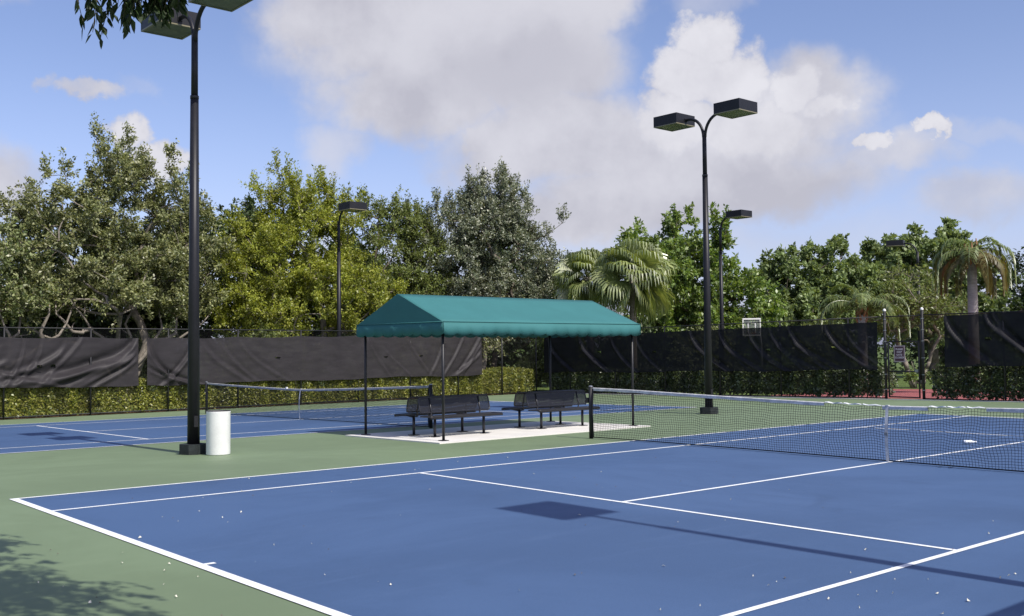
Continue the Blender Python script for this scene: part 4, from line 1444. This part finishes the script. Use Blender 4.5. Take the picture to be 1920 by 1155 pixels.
def spray(h, drop, n, lat=.10):
    """a drooping twig from h with n leaves"""
    h = np.array(h)
    a = rg.random() * 6.28
    end = h + np.array([math.cos(a) * lat, math.sin(a) * lat, -drop])
    mid = (h + end) / 2 + np.array([math.cos(a), math.sin(a), .4]) * drop * .18
    limbs.tube([h - ob, mid - ob, end - ob], [.006, .0045, .002], 4, False)
    tt = np.linspace(.05, 1, n)
    pos = ((1 - tt) ** 2)[:, None] * h + (2 * tt * (1 - tt))[:, None] * mid + (tt ** 2)[:, None] * end
    b = rg.random(n) * 6.28
    d = np.stack([np.cos(b) * .55, np.sin(b) * .55, -.75 - .3 * rg.random(n)], 1)
    nor = rg.normal(0, 1, (n, 3))
    Ls = .075 + .045 * rg.random(n)
    dn = nrm(d)
    sd = nrm(np.cross(dn, nor))
    nn = np.cross(sd, dn)
    w_ = (Ls * .40)[:, None]
    l_ = Ls[:, None]
    s0 = pos + dn * .012
    q = [s0, s0 + dn * l_ * .32 + sd * w_ / 2 + nn * l_ * .06, s0 + dn * l_ * .68 + sd * w_ * .34 + nn * l_ * .03, s0 + dn * l_, s0 + dn * l_ * .68 - sd * w_ * .34 + nn * l_ * .03, s0 + dn * l_ * .32 - sd * w_ / 2 + nn * l_ * .06, s0 + dn * l_ * .66]
    V.append(np.stack([q[0], q[1], q[2], q[6], q[0], q[6], q[4], q[5], q[6], q[2], q[3], q[4]], 1).reshape(-1, 3) - ob)


for h in heads:
    j = sp_t[int(np.argmin([np.linalg.norm(p - np.array(h)) for p in sp_t]))]
    mid = (j + np.array(h)) / 2 + np.array([0, 0, .12])
    limbs.tube([j - ob, mid - ob, np.array(h) - ob], [.018, .011, .006], 4, False)
    for q in range(7):
        spray(np.array(h) + np.clip(rg.normal(0, .15, 3), -.25, .25), .22 + .2 * rg.random(), 13, .16)
# twigs that droop into the picture: (x, y, tip height)
for (x, y, zt) in ((-1.53, -7.10, 4.00), (-1.50, -7.11, 3.94), (-1.46, -7.12, 3.93), (-1.42, -7.13, 3.99), (-1.48, -7.16, 4.08), (-1.36, -7.16, 4.09), (-1.32, -7.17, 4.05), (-1.29, -7.19, 4.00), (-1.26, -7.20, 4.06), (-1.23, -7.20, 4.13), (-1.20, -7.22, 4.13),
                   (-1.16, -7.24, 4.12), (-1.12, -7.25, 4.11), (-1.09, -7.27, 4.12), (-1.05, -7.28, 4.10), (-1.02, -7.30, 4.13), (-1.00, -7.31, 4.20), (-.96, -7.33, 4.23), (-1.10, -7.20, 4.17), (-1.18, -7.15, 4.17), (-1.27, -7.12, 4.18), (-1.06, -7.22, 4.18)):
    spray((x + .01, y, 4.72), 4.72 - zt - .08, 20, .02)
    if rg.random() < .6: spray((x + .03, y + .04, 4.62), (4.62 - zt) * .7, 13, .03)
limbs.build('branches', 'bark_dark', ot, True)
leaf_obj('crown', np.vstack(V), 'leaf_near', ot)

# ------------------------------------------------------------------ small things lying about
lit = MB()
lr = random.Random(9)
spots = [(lr.uniform(.4, 11), lr.uniform(-11.3, -.2)) for _ in range(45)] + [(lr.uniform(-2.2, .2), lr.uniform(-7.5, -1.5)) for _ in range(20)] + [(lr.gauss(3.6, 1.2), lr.gauss(-9.6, .9)) for _ in range(26)] + [(lr.gauss(1.3, .3), lr.gauss(-3.2, .3)) for _ in range(6)]
for x, y in spots:
    s = lr.choice((.006, .009, .012, .019))
    a = lr.random() * 6.28
    z = gz(y) + .012
    P = []
    for k, (rr, hz) in enumerate(((1, .0), (.45, .012), (1.1, .006), (.4, .016), (.9, .0))):
        t = a + k * 1.2566
        P.append((x + math.cos(t) * s * rr, y + math.sin(t) * s * rr, z + hz * lr.random() * 1.6))
    P.append((x, y, z + s * .5))
    lit.add(P, [(i, (i + 1) % 5, 5) for i in range(5)])
tag(lit.build('leaf_litter', 'litter_pale'), 'scattered pale fallen leaf bits on the courts', 'leaf litter', kind='stuff')
dk = MB()
for _ in range(40):
    x, y = lr.uniform(-2, 10), lr.uniform(-11, -1)
    s = lr.choice((.012, .02))
    a = lr.random() * 3
    dk.add([(x - s, y, .013), (x, y - s * .5 * math.cos(a), .016), (x + s, y + s * math.sin(a), .013), (x, y + s * .6, .022)], [(0, 1, 2, 3)])
tag(dk.build('twig_litter', 'bark_dark'), 'scattered dark twig and leaf bits on the courts', 'leaf litter', kind='stuff')
bt_ = empty('bottle', (15.86, -4.96, .045), 'clear plastic bottle lying on the court beyond the net', 'bottle', rz=R(-40))
m = MB()
prof = [(0, 0), (.032, .004), (.036, .02), (.033, .07), (.036, .12), (.036, .15), (.014, .20), (.013, .225)]
P = []
n = 12
V = [(z - .11, r * math.cos(2 * math.pi * k / n), r * math.sin(2 * math.pi * k / n)) for r, z in prof for k in range(n)]
m.add(V, [(i * n + k, i * n + (k + 1) % n, (i + 1) * n + (k + 1) % n, (i + 1) * n + k) for i in range(len(prof) - 1) for k in range(n)])
m.build('bottle_body', 'bottle_clear', bt_, True)
MB().tube([(.112, 0, 0), (.135, 0, 0)], .016, 10).build('cap', 'cap_white', bt_, True)
pr_ = MB()
for dx, dy, s in ((0, 0, .05), (.03, -.14, .06)):
    pr_.add([(11.74 + dx, -6.35 + dy, .014), (11.74 + dx + s, -6.37 + dy, .03), (11.74 + dx + s * .8, -6.35 + dy - s * 1.6, .016), (11.74 + dx - s * .2, -6.35 + dy - s, .04)], [(0, 1, 2, 3)])
tag(pr_.build('paper_scrap', 'cap_white'), 'torn white scraps at the foot of the near net', 'paper scrap', kind='stuff')
